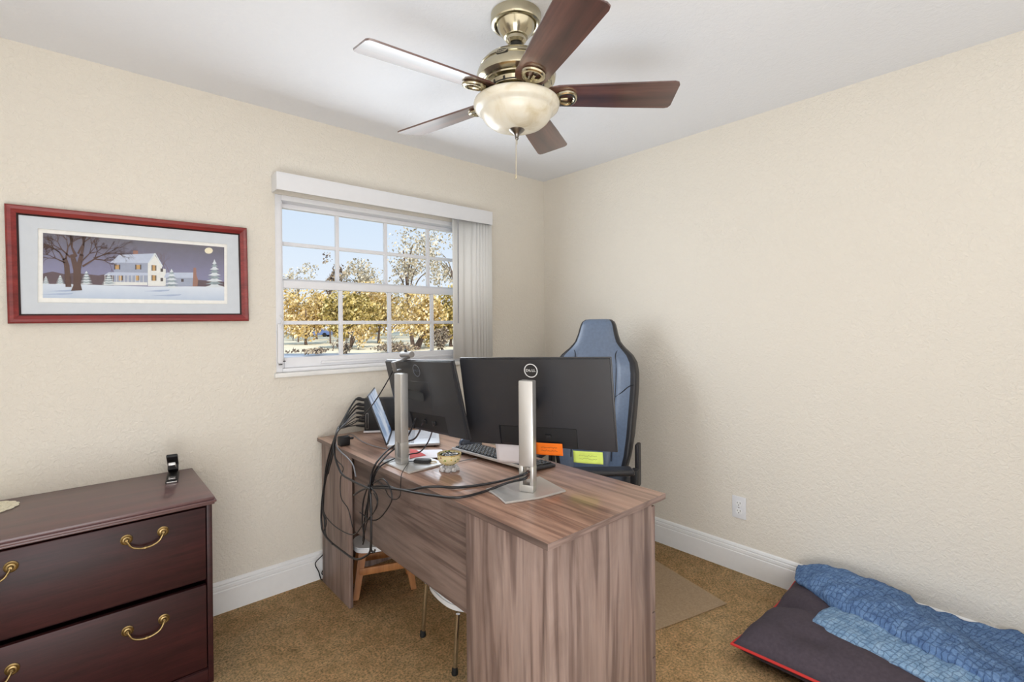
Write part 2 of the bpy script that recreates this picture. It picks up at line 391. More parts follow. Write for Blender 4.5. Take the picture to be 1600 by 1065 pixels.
# ------------------------------------------------------------------ window
win = bpy.data.objects.new('window_1', None); COL.objects.link(win); win.location = (WX0, 0, WZ0); win['_w'] = [WX0, 0, WZ0]; struct(win)
GX = [-1.878, -1.581, -1.284, -.987, -.69]
f = MB()   # outer frame
f.box((WX0, .004, WZ0), (-1.898, .125, WZ1), .003).box((-.672, .004, WZ0), (WX1, .125, WZ1), .003)
f.box((-1.898, .004, 1.993), (-.672, .125, WZ1), .003).box((-1.898, .004, WZ0), (-.672, .125, 1.132), .003)
f.box((-1.898, .02, 1.555), (-1.889, .06, 1.993), .001)
f.build('window_frame', M['vinyl'], win)
def sash(name, y0, y1, z0, z1, gz0, gz1, mun, x_in, dx):
    s_ = MB(); xa, xb = -1.898, -.672
    g0, g1 = GX[0]-dx, GX[4]+dx
    s_.box((xa, y0, z0), (g0, y1, z1), .003).box((g1, y0, z0), (xb, y1, z1), .003)
    s_.box((g0, y0, gz1), (g1, y1, z1), .003).box((g0, y0, z0), (g1, y1, gz0), .003)
    ym = (y0+y1)/2
    for i in (1, 2, 3): s_.box((GX[i]-.010, ym-.010, gz0), (GX[i]+.010, ym+.010, gz1), .003)
    s_.box((g0, ym-.009, mun-.010), (g1, ym+.009, mun+.010), .003)
    so = s_.build(name, M['vinyl'], win)
    MB().box((g0, ym-.002, gz0), (g1, ym+.002, gz1)).build('pane', M['glass'], so)
    return so
sash('upper_sash', .066, .098, 1.552, 1.993, 1.598, 1.968, 1.783, 0, 0)
lo = sash('lower_sash', .022, .056, 1.132, 1.586, 1.186, 1.546, 1.367, 0, .007)
MB().box((-1.7, .010, 1.146), (-.85, .0225, 1.158), .003).build('lift_rail', M['vinyl'], lo)
k = MB(); k.box((-1.925, -.012, 1.16), (-1.900, .012, 1.36), .004).tube([(-1.912, -.012, 1.34), (-1.905, -.02, 1.375), (-1.915, -.012, 1.40)], .004)
lt = k.build('latch_strip', M['vinyl'], win)
MB().lathe([(0, 0), (.009, 0), (.009, .004), (0, .004)], (-1.914, -.014, 1.152), 12).lathe([(0, 0), (.009, 0), (.009, .004), (0, .004)], (-1.895, -.006, 1.168), 12).build('screw', M['fan_dark'], lt)
MB().box((WX0-.012, -.024, 1.088), (WX1+.012, .06, 1.112), .006).build('window_sill', M['marble'], win)

# ------------------------------------------------------------------ vertical blind with valance
bl = thing('vertical_blind', 'white vertical blind with box valance, slats gathered at the right of the window', 'window blind', (-1.26, 0, 2.02))
v = MB(); v.box((-1.945, -.085, 2.022), (-.578, -.079, 2.110), .002).box((-1.945, -.079, 2.022), (-1.939, 0, 2.110), .002).box((-.584, -.079, 2.022), (-.578, 0, 2.110), .002).box((-1.939, -.079, 2.104), (-.584, 0, 2.110), .002)
v.build('valance', M['val'], bl)
MB().box((-1.93, -.068, 2.045), (-.59, -.03, 2.075), .004).build('headrail', M['vinyl'], bl)
def slat(x, ang, wd=.086):
    s_ = MB(); n = 6
    def fn(u, q):
        a = (u-.5)*wd; b = .006*math.cos((u-.5)*PI)
        return V(x+a*math.cos(ang)-b*math.sin(ang), -.046+a*math.sin(ang)+b*math.cos(ang), 1.13+.915*q)
    s_.grid(fn, n, 2); return s_
for i, (x, a) in enumerate([(-.835, .15), (-.775, .35), (-.742, .7), (-.716, .8), (-.692, .85), (-.668, .9), (-.646, .85), (-.622, .6), (-.605, .4)]):
    o = slat(x, -a*.6).build('slat', M['slat'], bl, angle=0)
    md = o.modifiers.new('thick', 'SOLIDIFY'); md.thickness = .0012
MB().tube([(-.858, -.078, 2.02), (-.862, -.078, 1.36)], .004, 8).build('wand', plain('wand_grey', srgb(150, 150, 156), .4), bl)

# ------------------------------------------------------------------ framed print on the wall
P0 = V(-2.47, -.002, 1.595); ta = R(.7)
pic = thing('framed_picture', 'wide cherry-red framed winter farmhouse print hanging left of the window', 'picture', P0)
W2, H2 = .4085, .2245
rotP = Matrix.Translation(P0) @ Matrix.Rotation(-ta, 4, 'Y') @ Matrix.Translation(-P0)
def pt(a, b, y): return rotP @ V(P0.x+a, y, P0.z+b)
fr = MB(); fd = MB()
prof = [(0, 0), (0, -.022), (.006, -.028), (.016, -.026), (.030, -.018), (.036, -.013), (.036, 0)]   # inward, depth
for i in range(len(prof)-1):
    (a0, d0), (a1, d1) = prof[i], prof[i+1]
    tgt = fd if i in (0, 4, 5) else fr
    c0 = [pt(sx*(W2-a0), sz*(H2-a0), -.002+d0) for sx, sz in ((-1, -1), (1, -1), (1, 1), (-1, 1))]
    c1 = [pt(sx*(W2-a1), sz*(H2-a1), -.002+d1) for sx, sz in ((-1, -1), (1, -1), (1, 1), (-1, 1))]
    for q in range(4): tgt.poly([c0[q], c0[(q+1) % 4], c1[(q+1) % 4], c1[q]])
fr.build('frame', M['frame_red'], pic, angle=20); fd.build('frame_lip', M['frame_dark'], pic, angle=20)
# mat board with window, white inner mat, printed sheet
yb = -.012
MB().poly([pt(-W2+.03, -H2+.03, yb+.006), pt(W2-.03, -H2+.03, yb+.006), pt(W2-.03, H2-.03, yb+.006), pt(-W2+.03, H2-.03, yb+.006)]).build('backing', M['matwhite'], pic)
def crop(x, y, yy): return at(50+x/5, 350+y/5, 'y', yy)      # detail view of the print
ma = MB(); oc = [pt(-W2+.03, -H2+.03, yb), pt(W2-.03, -H2+.03, yb), pt(W2-.03, H2-.03, yb), pt(-W2+.03, H2-.03, yb)]
ic = [crop(45, 612, yb), crop(1526, 624, yb), crop(1526, 158, yb), crop(45, 32, yb)]
for q in range(4): ma.poly([oc[q], oc[(q+1) % 4], ic[(q+1) % 4], ic[q]])
ma.build('mat', M['matboard'], pic)
pm = []
def pc(name, col, rough=.75, var=.04): pm.append(plain('print_'+name, col, rough, var=var, scale=60)); return len(pm)-1
def pgrad(name, z0, z1, c0, c1):
    k = NT('print_'+name); tc = k.n('ShaderNodeTexCoord'); sp = k.n('ShaderNodeSeparateXYZ'); k.l(tc.outputs['Object'], sp.inputs[0])
    mr = k.n('ShaderNodeMapRange'); mr.inputs['From Min'].default_value = z0; mr.inputs['From Max'].default_value = z1; k.l(sp.outputs['Z'], mr.inputs['Value'])
    v = k.coord(); mx = k.mix(.25, mr.outputs[0], k.noise(v, 30, 4))
    k.l(k.ramp(mx, [(.1, c0), (.9, c1)]), k.p.inputs['Base Color']); k.p.inputs['Roughness'].default_value = .75; pm.append(k.m); return len(pm)-1
cSky = pgrad('sky', -.02, .12, srgb(138, 138, 168), srgb(112, 110, 120))
cSnow = pgrad('snow', -.13, -.05, srgb(186, 200, 220), srgb(222, 230, 240))
cWood = pc('treeline', srgb(104, 90, 96)); cTrunk = pc('trunk', srgb(98, 78, 72)); cBr = pc('branch', srgb(116, 100, 98)); cHs = pc('house_lit', srgb(226, 228, 226)); cHd = pc('house_shade', srgb(160, 168, 188))
cRoof = pc('roof_snow', srgb(188, 198, 218)); cWin = pc('amber_window', srgb(196, 160, 110)); cSh = pc('shutter', srgb(92, 86, 86)); cBrick = pc('brick', srgb(158, 122, 110)); cMoon = pc('moon', srgb(240, 232, 206)); cFir = pc('fir', srgb(150, 164, 170), var=.25); cFir2 = pc('fir_snow', srgb(214, 222, 228)); cWht = pc('margin', srgb(238, 238, 234)); cShd = pc('snow_shadow', srgb(168, 184, 210))
pr = MB(); lay = [0, -1]
def pp(pts, mi):
    if mi != lay[1]: lay[0] += 1; lay[1] = mi
    y = yb+.004-lay[0]*.00003
    pr.poly([crop(a, b, y) for a, b in pts], mi)
pp([(40, 620), (1530, 630), (1530, 152), (40, 26)], cWht)
pp([(85, 575), (1502, 597), (1502, 180), (85, 68)], cSky)
pp([(85, 470), (85, 385), (160, 370), (250, 390), (330, 380), (420, 390), (520, 400), (640, 380), (640, 480)], cWood)
pp([(1030, 480), (1030, 420), (1250, 430), (1350, 440), (1502, 450), (1502, 490)], cWood)
pp([(85, 575), (1502, 597), (1502, 490), (1200, 486), (900, 488), (600, 478), (400, 470), (85, 466)], cSnow)
for (x, y, a) in ((260, 520, 150), (230, 545, 160), (1000, 520, 130), (1080, 555, 150)):
    pp([(x-a, y+4), (x, y-6), (x+a*.6, y-8), (x+a*.5, y+2), (x, y+8)], cShd)
def strip(x0, y0, x1, y1, w0, w1, mi):
    dx, dy = x1-x0, y1-y0; L = math.hypot(dx, dy) or 1; nx, ny = -dy/L, dx/L
    pp([(x0+nx*w0, y0+ny*w0), (x1+nx*w1, y1+ny*w1), (x1-nx*w1, y1-ny*w1), (x0-nx*w0, y0-ny*w0)], mi)
rb = random.Random(4)
def branch(x, y, a, L, wd, dep, mi):
    x1 = x+math.cos(a)*L; y1 = y-math.sin(a)*L
    lim = lambda X: 68+(X-85)*.079+4
    x1 = max(88, min(1498, x1)); y1 = max(lim(x1), y1)
    strip(x, y, x1, y1, wd, wd*.62, mi)
    if dep and y1 > lim(x1)+2:
        for _ in range(3 if dep > 1 else 4):
            branch(x1, y1, a+rb.uniform(-.75, .75), L*rb.uniform(.55, .85), wd*.55, dep-1, mi)
for q in range(12): branch(rb.uniform(640, 1120), 380, PI/2+rb.uniform(-.5, .5), 60, 1.6, 3, cBr)   # bare woods behind the house
# house
pp([(640, 478), (640, 300), (905, 300), (905, 478)], cHd)
pp([(905, 484), (905, 300), (955, 235), (1015, 322), (1015, 484)], cHs)
pp([(1015, 484), (1015, 345), (1045, 352), (1045, 484)], cHs)
pp([(790, 250), (790, 205), (828, 208), (828, 250)], cBrick)
pp([(610, 300), (680, 240), (960, 228), (905, 304)], cRoof)
pp([(905, 304), (957, 226), (968, 232), (915, 306)], cFir2); pp([(957, 226), (966, 228), (1024, 330), (1012, 332)], cFir2)
pp([(560, 400), (600, 375), (905, 380), (905, 400)], cRoof); pp([(560, 475), (560, 450), (900, 455), (900, 478)], cHs)
for x in (665, 830): pp([(x-14, 352), (x-14, 318), (x+14, 318), (x+14, 352)], cWin); pp([(x+14, 354), (x+14, 316), (x+24, 316), (x+24, 354)], cSh); pp([(x-24, 354), (x-24, 316), (x-14, 316), (x-14, 354)], cSh)
for x in (690, 820): pp([(x-12, 440), (x-12, 402), (x+12, 402), (x+12, 440)], cWin); pp([(x+12, 440), (x+12, 402), (x+20, 402), (x+20, 440)], cSh)
for y in (340, 418): pp([(942, y+24), (942, y-20), (964, y-18), (964, y+24)], cWin); pp([(934, y+24), (934, y-20), (942, y-20), (942, y+24)], cSh); pp([(964, y+24), (964, y-18), (972, y-18), (972, y+24)], cSh)
for y in (358, 432): pp([(1004, y+14), (1004, y-12), (1024, y-12), (1024, y+14)], cSh)
for x in range(570, 900, 30): strip(x, 400, x, 470, 2, 2, cHs)
pp([(1045, 484), (1045, 415), (1260, 418), (1260, 484)], cHd); pp([(1030, 418), (1050, 378), (1262, 378), (1268, 420)], cRoof)
pp([(1255, 486), (1262, 340), (1282, 340), (1285, 400), (1298, 435), (1292, 486)], cBrick)
for x in (1100, 1175): pp([(x-10, 450), (x-10, 428), (x+10, 428), (x+10, 450)], cSh)
def fir(x, y, w_, h_):
    for q in range(9):
        t = q/9; ww = w_*(1-t)**.8*.5+5; yy = y-h_*t
        pp([(x-ww, yy), (x-ww*.5, yy-h_*.05), (x, yy-h_*.17), (x+ww*.5, yy-h_*.06), (x+ww, yy-1), (x, yy+5)], cFir if q % 2 else cFir2)
fir(1425, 490, 145, 205); fir(1090, 496, 120, 140); fir(425, 465, 95, 95); fir(220, 466, 65, 65); fir(108, 464, 50, 55); fir(600, 470, 110, 80)
mo = [(1381+32*math.cos(t*PI/10), 207+24*math.sin(t*PI/10)) for t in range(20)]; pp(mo, cMoon)
# two great bare trees
pp([(262, 490), (250, 320), (236, 270), (270, 262), (292, 320), (308, 490)], cTrunk)
pp([(305, 520), (322, 480), (322, 360), (296, 240), (330, 232), (352, 300), (372, 235), (404, 240), (382, 350), (380, 470), (392, 516)], cTrunk)
for (x, y, a, L, wd) in ((345, 255, 2.0, 80, 12), (385, 245, 1.35, 80, 12), (250, 280, 2.1, 70, 8), (265, 270, 1.4, 90, 8), (395, 330, .55, 110, 8), (255, 300, 2.7, 80, 5), (360, 230, 1.1, 100, 9), (300, 260, 2.4, 90, 7), (480, 265, .3, 110, 4), (380, 300, .8, 100, 6)):
    branch(x, y, a, L, wd, 4, cTrunk)
pr.build('print', pm, pic, smooth=False)
MB().box(pt(-W2+.034, -H2+.034, yb-.002), pt(W2-.034, H2-.034, yb-.001)).build('glazing', glass_mat('picture_glass', refl=.02), pic)

# ------------------------------------------------------------------ chest of drawers
CX0, CX1, CY = -3.10, -2.303, -.497
ch = thing('lateral_file_chest', 'dark mahogany two-drawer lateral file chest with brass bail handles', 'chest', (-2.70, -.26, 0))
c = MB(); c.box((CX1-.018, CY, 0), (CX1, -.02, .676), .002).box((CX0, CY, 0), (CX0+.018, -.02, .676), .002).box((CX0+.018, -.03, .02), (CX1-.018, -.022, .676)).box((CX0+.018, CY+.004, .0), (CX1-.018, CY+.02, .058), .002)
c.box((CX0+.018, CY+.05, .374), (CX1-.018, CY+.07, .394)).box((CX0+.018, CY-.001, .0), (CX1-.018, CY+.006, .056), .004).box((CX0+.018, CY+.02, .05), (CX1-.018, -.03, .062))
c.build('carcass', M['mahog'], ch)
t = MB(); pts = [(0, 0), (.012, 0), (.017, .006), (.015, .010), (.022, .013), (.024, .018), (.021, .024), (.015, .028), (0, .028)]
# moulded top: bevelled slab stack
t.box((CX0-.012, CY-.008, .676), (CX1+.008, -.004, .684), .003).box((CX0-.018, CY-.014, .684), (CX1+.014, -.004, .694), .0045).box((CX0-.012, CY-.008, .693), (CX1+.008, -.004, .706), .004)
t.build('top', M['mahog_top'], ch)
def bail(x, z, y, parent):
    h = MB()
    for sx in (-1, 1):
        mt = Matrix.Translation((x+sx*.0515, y, z)) @ Matrix.Rotation(R(90), 4, 'X')
        h.lathe([(0, .0), (.017, .0), (.0175, .003), (.014, .005), (.0125, .004), (.011, .007), (.007, .008), (.006, .016), (.004, .018), (0, .018)], seg=20, mat=mt)
    pts = [(x-.0515, y-.014, z), (x-.048, y-.019, z-.008), (x-.038, y-.021, z-.024), (x-.02, y-.022, z-.033), (x, y-.022, z-.036), (x+.02, y-.022, z-.033), (x+.038, y-.021, z-.024), (x+.048, y-.019, z-.008), (x+.0515, y-.014, z)]
    h.tube(smooth_path(pts, 4), .0036, 8)
    h.lathe([(0, -.005), (.0045, -.005), (.006, 0), (.0045, .005), (0, .005)], seg=12, mat=Matrix.Translation((x, y-.022, z-.036)) @ Matrix.Rotation(R(90), 4, 'Y'))
    return h.build('handle', M['brass'], parent)
for z0, z1, hz in ((.398, .668, .616), (.064, .376, .301)):
    d = MB(); d.box((CX0+.021, CY-.001, z0), (CX1-.021, CY+.018, z1), .004)
    d.box((CX0+.04, CY+.018, z0+.02), (CX1-.04, -.06, z1-.05))
    dr = d.build('drawer', M['mahog'], ch)
    for hx in (-2.508, -2.890): bail(hx, hz, CY-.001, dr)

# stapler on the chest
sl = V(-2.384, -.135, .7062)
st = thing('stapler', 'small black stapler with a silver front, standing near the right end of the chest', 'stapler', sl, (0, 0, R(-99)))
s_ = MB(); s_.box((-.075, -.022, 0), (.075, .022, .008), .003).box((-.06, -.016, .008), (.07, .016, .014), .002); s_.build('base', M['blk_dark'], st, local=True)
s_ = MB(); mt = Matrix.Translation((-.06, 0, .022)) @ Matrix.Rotation(R(-22), 4, 'Y'); s_.box((0, -.012, 0), (.125, .012, .012), .002, mat=mt); s_.build('magazine', M['clip'], st, local=True)
s_ = MB(); mt = Matrix.Translation((-.065, 0, .036)) @ Matrix.Rotation(R(-30), 4, 'Y'); s_.box((0, -.02, 0), (.13, .02, .014), .005, mat=mt).box((-.012, -.019, -.022), (.03, .019, .012), .004, mat=mt); s_.build('arm', M['blk_dark'], st, local=True)
s_ = MB(); s_.box((.0745, -.018, .001), (.0765, .018, .007), .001).box((.03, -.012, .014), (.066, .012, .017), .001); s_.build('anvil', M['clip'], st, local=True)
# doily
dl = V(-2.96, -.115, .7062); d = MB(); n = 72; t_ = bmesh.new()
ring = []
for q in range(n):
    a = 2*PI*q/n; r = .112*(1+.05*abs(math.sin(a*9)))
    ring.append((r*math.cos(a), r*math.sin(a)*.8))
d.prism([(x, y, .001) for x, y in ring], V(0, 0, .0025))
for rr in (.095, .07, .045): d.tube([(rr*math.cos(2*PI*q/48), rr*.8*math.sin(2*PI*q/48), .0042) for q in range(48)], .0016, 6, closed=True)
o = d.build('doily', M['lace']); o.location = dl; tag(o, 'cream lace doily with a scalloped rim on the left part of the chest', 'doily')

# ------------------------------------------------------------------ wall outlet
oy, oz = -1.472, .347
ou = thing('wall_outlet', 'white duplex wall outlet low on the right wall', 'wall outlet', (0, oy, oz))
MB().box((-.006, oy-.037, oz-.059), (0, oy+.037, oz+.059), .0035).build('cover_plate', M['vinyl'], ou)
for dz in (.021, -.021):
    r = MB(); r.prism([(-.0085, oy+.017*math.cos(a*PI/12), oz+dz+.0145*max(-.95, min(.95, 1.15*math.sin(a*PI/12)))) for a in range(24)], V(.004, 0, 0)); ro = r.build('receptacle', M['trim'], ou)
    sl_ = MB(); sl_.box((-.0090, oy-.0085, oz+dz+.000), (-.0078, oy-.0062, oz+dz+.009)).box((-.0090, oy+.0062, oz+dz+.001), (-.0078, oy+.0085, oz+dz+.008)).box((-.0090, oy-.0025, oz+dz-.0095), (-.0078, oy+.0025, oz+dz-.005)); sl_.build('slot', M['fan_dark'], ro)
MB().lathe([(0, 0), (.003, 0), (.003, .0015), (0, .0015)], seg=12, mat=Matrix.Translation((-.006, oy, oz)) @ Matrix.Rotation(R(-90), 4, 'Y')).build('screw', M['clip'], ou)

# ------------------------------------------------------------------ desk
DX0, DX1, DY0, DY1, DZ = -1.738, -1.155, -1.725, -.022, .757
dk = thing('desk', 'grey-brown wood grain desk with its back to the room, end panel nearest', 'desk', (-1.45, -.87, 0))
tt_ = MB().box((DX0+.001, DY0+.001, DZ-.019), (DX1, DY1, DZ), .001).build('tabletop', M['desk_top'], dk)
MB().box((DX0, DY0, DZ-.0188), (DX1, DY0+.0012, DZ-.0003)).build('edge_band', M['desk_x'], tt_); MB().box((DX0, DY0+.0012, DZ-.0188), (DX0+.0012, DY1, DZ-.0003)).build('edge_band', M['desk_h'], tt_)
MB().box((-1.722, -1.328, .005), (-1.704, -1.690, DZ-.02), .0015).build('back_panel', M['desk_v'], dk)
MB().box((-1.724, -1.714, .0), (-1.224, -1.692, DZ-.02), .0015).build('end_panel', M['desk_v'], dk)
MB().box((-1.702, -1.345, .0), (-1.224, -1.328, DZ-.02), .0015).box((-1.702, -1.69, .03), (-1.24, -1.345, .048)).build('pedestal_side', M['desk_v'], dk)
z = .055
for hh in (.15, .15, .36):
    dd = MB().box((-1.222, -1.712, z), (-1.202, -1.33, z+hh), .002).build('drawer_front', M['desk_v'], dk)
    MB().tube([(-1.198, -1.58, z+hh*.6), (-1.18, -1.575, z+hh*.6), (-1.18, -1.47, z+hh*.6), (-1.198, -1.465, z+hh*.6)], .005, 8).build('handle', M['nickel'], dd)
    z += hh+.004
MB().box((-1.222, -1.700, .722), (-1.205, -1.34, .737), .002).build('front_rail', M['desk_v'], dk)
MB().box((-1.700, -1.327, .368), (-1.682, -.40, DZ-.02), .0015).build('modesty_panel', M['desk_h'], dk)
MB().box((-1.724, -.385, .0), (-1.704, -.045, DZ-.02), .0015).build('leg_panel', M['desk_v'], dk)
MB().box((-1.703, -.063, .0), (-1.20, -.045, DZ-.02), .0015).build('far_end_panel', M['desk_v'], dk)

# ------------------------------------------------------------------ monitors
def monitor(label, c, yaw, tilt, roll, W, Hh, col, colz, base, logo_m, group):
    wv = V(math.cos(yaw), math.sin(yaw), 0); nb = V(wv.y, -wv.x, 0)
    up = V(0, 0, math.cos(tilt))+nb*math.sin(tilt)
    w2 = wv*math.cos(roll)-up*math.sin(roll); u2 = up*math.cos(roll)+wv*math.sin(roll); n2 = w2.cross(u2)
    c = Vector(c); rt = thing('monitor', label, 'monitor', (col[0], col[1], DZ), group=group)
    B = Matrix((w2, u2, n2)).transposed().to_4x4(); B.translation = c      # local x right, y up, z out of the back
    p = MB(); p.box((-W/2, -Hh/2, -.016), (W/2, Hh/2, -.006), .0025, mat=B)
    hx = W*.26; hy = -Hh/2+.085; e = .004
    p.prism([(-W/2+e, -Hh/2+e, -.007), (-hx, -Hh/2+e, -.007), (-hx, hy, -.007), (hx, hy, -.007), (hx, -Hh/2+e, -.007), (W/2-e, -Hh/2+e, -.007), (W/2-e, Hh/2-e, -.007), (-W/2+e, Hh/2-e, -.007)], V(0, 0, .010), .0015, mat=B)
    p.box((-.07, -.05, .002), (.07, .07, .0036), .0004, mat=B, seg=1)
    p.lathe([(0, 0), (.006, 0), (.006, .0012), (0, .0012)], seg=14, mat=B @ Matrix.Translation((-W*.36, -Hh*.36, .003)))
    hs = p.build('housing', M['panel_blk'], rt)
    MB().box((-W/2+.006, -Hh/2+.014, -.0168), (W/2-.006, Hh/2-.006, -.0158), mat=B).build('screen', M['screen'], hs)
    MB().box((-hx+.002, -Hh/2+.012, -.0058), (hx-.002, hy-.003, -.003), mat=B).box((-.05, hy-.045, -.003), (-.02, hy-.03, .004), .001, mat=B).box((.03, hy-.045, -.003), (.055, hy-.03, .004), .001, mat=B).build('port_recess', M['blk_dark'], hs)
    lg = MB(); lc = (0, Hh*.365, .0038)
    lg.tube([(lc[0]+.0255*math.cos(2*PI*q/48), lc[1]+.0255*math.sin(2*PI*q/48), lc[2]) for q in range(48)], .0019, 8, closed=True, mat=B, flat=.5)
    tm = B @ Matrix.Translation((0, lc[1], .0036))
    for ch_, dx, an in (('D', -.0145, 0), ('L', .0072, 0), ('L', .0150, 0)):
        for ox, oy_ in ((0, 0), (.0006, 0), (-.0006, 0), (0, .0004)): add_text(lg, ch_, .0150, tm @ Matrix.Translation((dx+ox, oy_, 0)) @ Matrix.Rotation(an, 4, 'Z'))
    for ox in (0, .0006, -.0006): add_text(lg, 'E', .0135, tm @ Matrix.Translation((-.0038+ox, 0, 0)) @ Matrix.Rotation(R(32), 4, 'Z'))
    lg.build('emblem', logo_m, hs, smooth=False)
    # stand: column (with cable hole), base, head
    cx, cy = col; Bc = Matrix((wv, nb, V(0, 0, 1))).transposed().to_4x4(); Bc.translation = (cx, cy, DZ)
    s = MB(); a, b = .027, .019
    s.box((-a, -b, .095), (a, b, colz-DZ), .006, mat=Bc).box((-a, -b, .008), (a, b, .034), .005, mat=Bc).box((-a, -b, .03), (-.011, b, .1), .004, mat=Bc).box((.013, -b, .03), (a, b, .1), .004, mat=Bc)
    s.build('stand_column', M['silver'], rt)
    hd = MB(); q0 = V(cx, cy, c.z+.02)-nb*.018; q1 = c+n2*.004
    hd.prism([q0+wv*.016+V(0, 0, .02), q0-wv*.016+V(0, 0, .02), q0-wv*.016-V(0, 0, .02), q0+wv*.016-V(0, 0, .02)], q1-q0, .004); hd.build('stand_head', M['rubber'], rt)
    bb = MB(); pts = [V(x, y, DZ+.001) for x, y in base]
    cen = sum(pts, V(0, 0, 0))/len(pts)
    bb.prism(pts, V(0, 0, .007), .002); bb.build('stand_base', M['silver_base'], rt)
    return B, rt
BR, monR = monitor('black monitor with a bright round emblem, right of the two, nearest the desk end', (-1.371, -1.297, 1.044), R(-63.9), R(11), R(-1.33), .61, .36, (-1.503, -1.398), 1.152,
    [(-1.596, -1.277), (-1.612, -1.36), (-1.634, -1.428), (-1.52, -1.470), (-1.40, -1.484), (-1.356, -1.308)][::1], M['logo'], None)
BL, monL = monitor('black monitor turned edge-on near the window, with a webcam clipped on top', (-1.571, -.817, 1.039), R(-89), R(12.3), R(-2.48), .54, .325, (-1.655, -.780), 1.145,
    [(-1.703, -.683), (-1.703, -.922), (-1.52, -.910), (-1.52, -.69)], M['logo_dim'], None)

# webcam on the left monitor
wc = thing('webcam', 'small grey webcam clipped on the top edge of the edge-on monitor', 'webcam', BL @ V(-.10, .1625, 0))
k = MB(); wx = -.10; ty = .1625
k.box((wx-.014, ty+.001, -.03), (wx+.014, ty+.007, .05), .002, mat=BL).box((wx-.014, ty-.034, .046), (wx+.014, ty+.006, .053), .002, mat=BL).box((wx-.014, ty-.038, .020), (wx+.014, ty-.032, .052), .002, mat=BL)
k.build('clip', plain('webcam_clip', srgb(112, 108, 106), .45, .3), wc)
k = MB(); k.tube([BL @ V(wx-.035, ty+.021, -.02), BL @ V(wx+.05, ty+.021, -.02)], [.0135, .0135], 16).build('camera_body', plain('webcam_grey', srgb(128, 124, 122), .4, .3), wc)
MB().box((wx-.004, ty+.030, -.022), (wx+.014, ty+.046, -.016), .002, mat=BL @ Matrix.Rotation(0, 4, 'Z')).build('shutter_tab', M['blk_dark'], wc)

# ------------------------------------------------------------------ laptop
LH = V(-1.578, -.497, DZ); lu = V(.52, .85, 0).normalized(); lf = V(lu.y, -lu.x, 0)      # along the hinge, towards the user
lp = thing('laptop', 'open silver laptop on the desk behind the edge-on monitor', 'laptop', LH)
BLp = Matrix((lf, lu, V(0, 0, 1))).transposed().to_4x4(); BLp.translation = LH
LW, LD = .325, .25
b_ = MB().box((0, 0, .006), (LD, LW, .019), .004, mat=BLp); ba = b_.build('base', M['lapsilver'], lp)
kk = MB()
for r_ in range(5):
    for q in range(13): kk.box((.035+r_*.0185, .02+q*.0222, .0188), (.0515+r_*.0185, .04+q*.0222, .0204), .0008, mat=BLp, seg=1)
kk.build('keyboard', M['keygrey'], ba)
MB().box((.15, .11, .0189), (.235, .215, .0194), mat=BLp).build('touchpad', plain('touchpad', srgb(178, 180, 186), .35), ba)
MB().box((.01, .01, .001), (.02, .3, .007), .001, mat=BLp).box((.22, .01, .001), (.23, .3, .007), .001, mat=BLp).build('foot', M['rubber'], ba)
BD = BLp @ Matrix.Translation((.0, 0, .019)) @ Matrix.Rotation(R(-20), 4, 'Y')
ld = MB().box((-.006, 0, 0), (0, LW, .255), .002, mat=BD).build('lid', M['blk'], lp)
MB().box((.0001, .006, .008), (.0008, LW-.006, .249), mat=BD).build('screen', M['lapscreen'], ld)
MB().tube([BLp @ V(0, .02, .0185), BLp @ V(0, LW-.02, .0185)], .005, 10).build('hinge', M['blk'], ba)

# ------------------------------------------------------------------ mini computer by the wall
PO = V(-1.505, -.088, DZ+.012); pu = V(.82, -.57, 0).normalized(); pv = V(-pu.y, pu.x, 0)
pcx = thing('computer', 'small black desktop computer standing by the wall, bristling with cables', 'computer', PO)
BP_ = Matrix((pu, pv, V(0, 0, 1))).transposed().to_4x4(); BP_.translation = PO
cs = MB().box((0, 0, 0), (.22, .05, .178), .003, mat=BP_).build('case', M['blk_dark'], pcx)
k = MB(); 
for (a0, a1, b0, b1) in ((.008, .010, .012, .095), (.020, .022, .012, .095), (.008, .022, .010, .012), (.008, .022, .095, .097)): k.box((a0, -.0012, b0), (a1, .001, b1), mat=BP_)
k.build('port_frame', M['nickel'], cs)
MB().box((-.004, -.012, -.010), (.12, .052, -.0004), .005, mat=BP_).build('stand_pad', M['paper'], pcx)

# ------------------------------------------------------------------ keyboard
KA = V(-1.385, -.758, 0); kd = (V(-1.352, -1.254, 0)-KA); KL = kd.length; kd.normalize(); kw = V(-kd.y, kd.x, 0)
if kw.x < 0: kw = -kw
BK = Matrix((kd, kw, V(0, 0, 1))).transposed().to_4x4(); BK.translation = V(KA.x, KA.y, DZ)
BK = BK @ Matrix.Rotation(0, 4, 'X')
kb = thing('keyboard', 'black computer keyboard with a silver edge lying in front of the right monitor', 'keyboard', (KA.x, KA.y, DZ))
tl = BK @ Matrix.Translation((0, 0, .018)) @ Matrix.Rotation(R(-5), 4, 'X')
bd = MB(); bd.box((0, 0, -.006), (KL, .155, .006), .005, mat=tl).box((.03, .0, -.0175), (.07, .02, -.004), .002, mat=tl).box((KL-.07, .0, -.0175), (KL-.03, .02, -.004), .002, mat=tl)
bo = bd.build('housing', M['blk'], kb)
MB().box((.002, -.0012, -.004), (KL-.002, .004, .0066), .001, mat=tl).build('edge_strip', M['silver_base'], bo)
kk = MB()
for r_ in range(6):
    for q in range(22):
        if q in (15, 18): continue
        x = .012+q*(KL-.024)/22; kk.box((x, .012+r_*.023, .006), (x+.0175, .031+r_*.023, .0125), .002, mat=tl, seg=1)
kk.box((.010, .010, .004), (KL-.010, .15, .0075), .001, mat=tl); kk.build('keys', M['key'], kb)

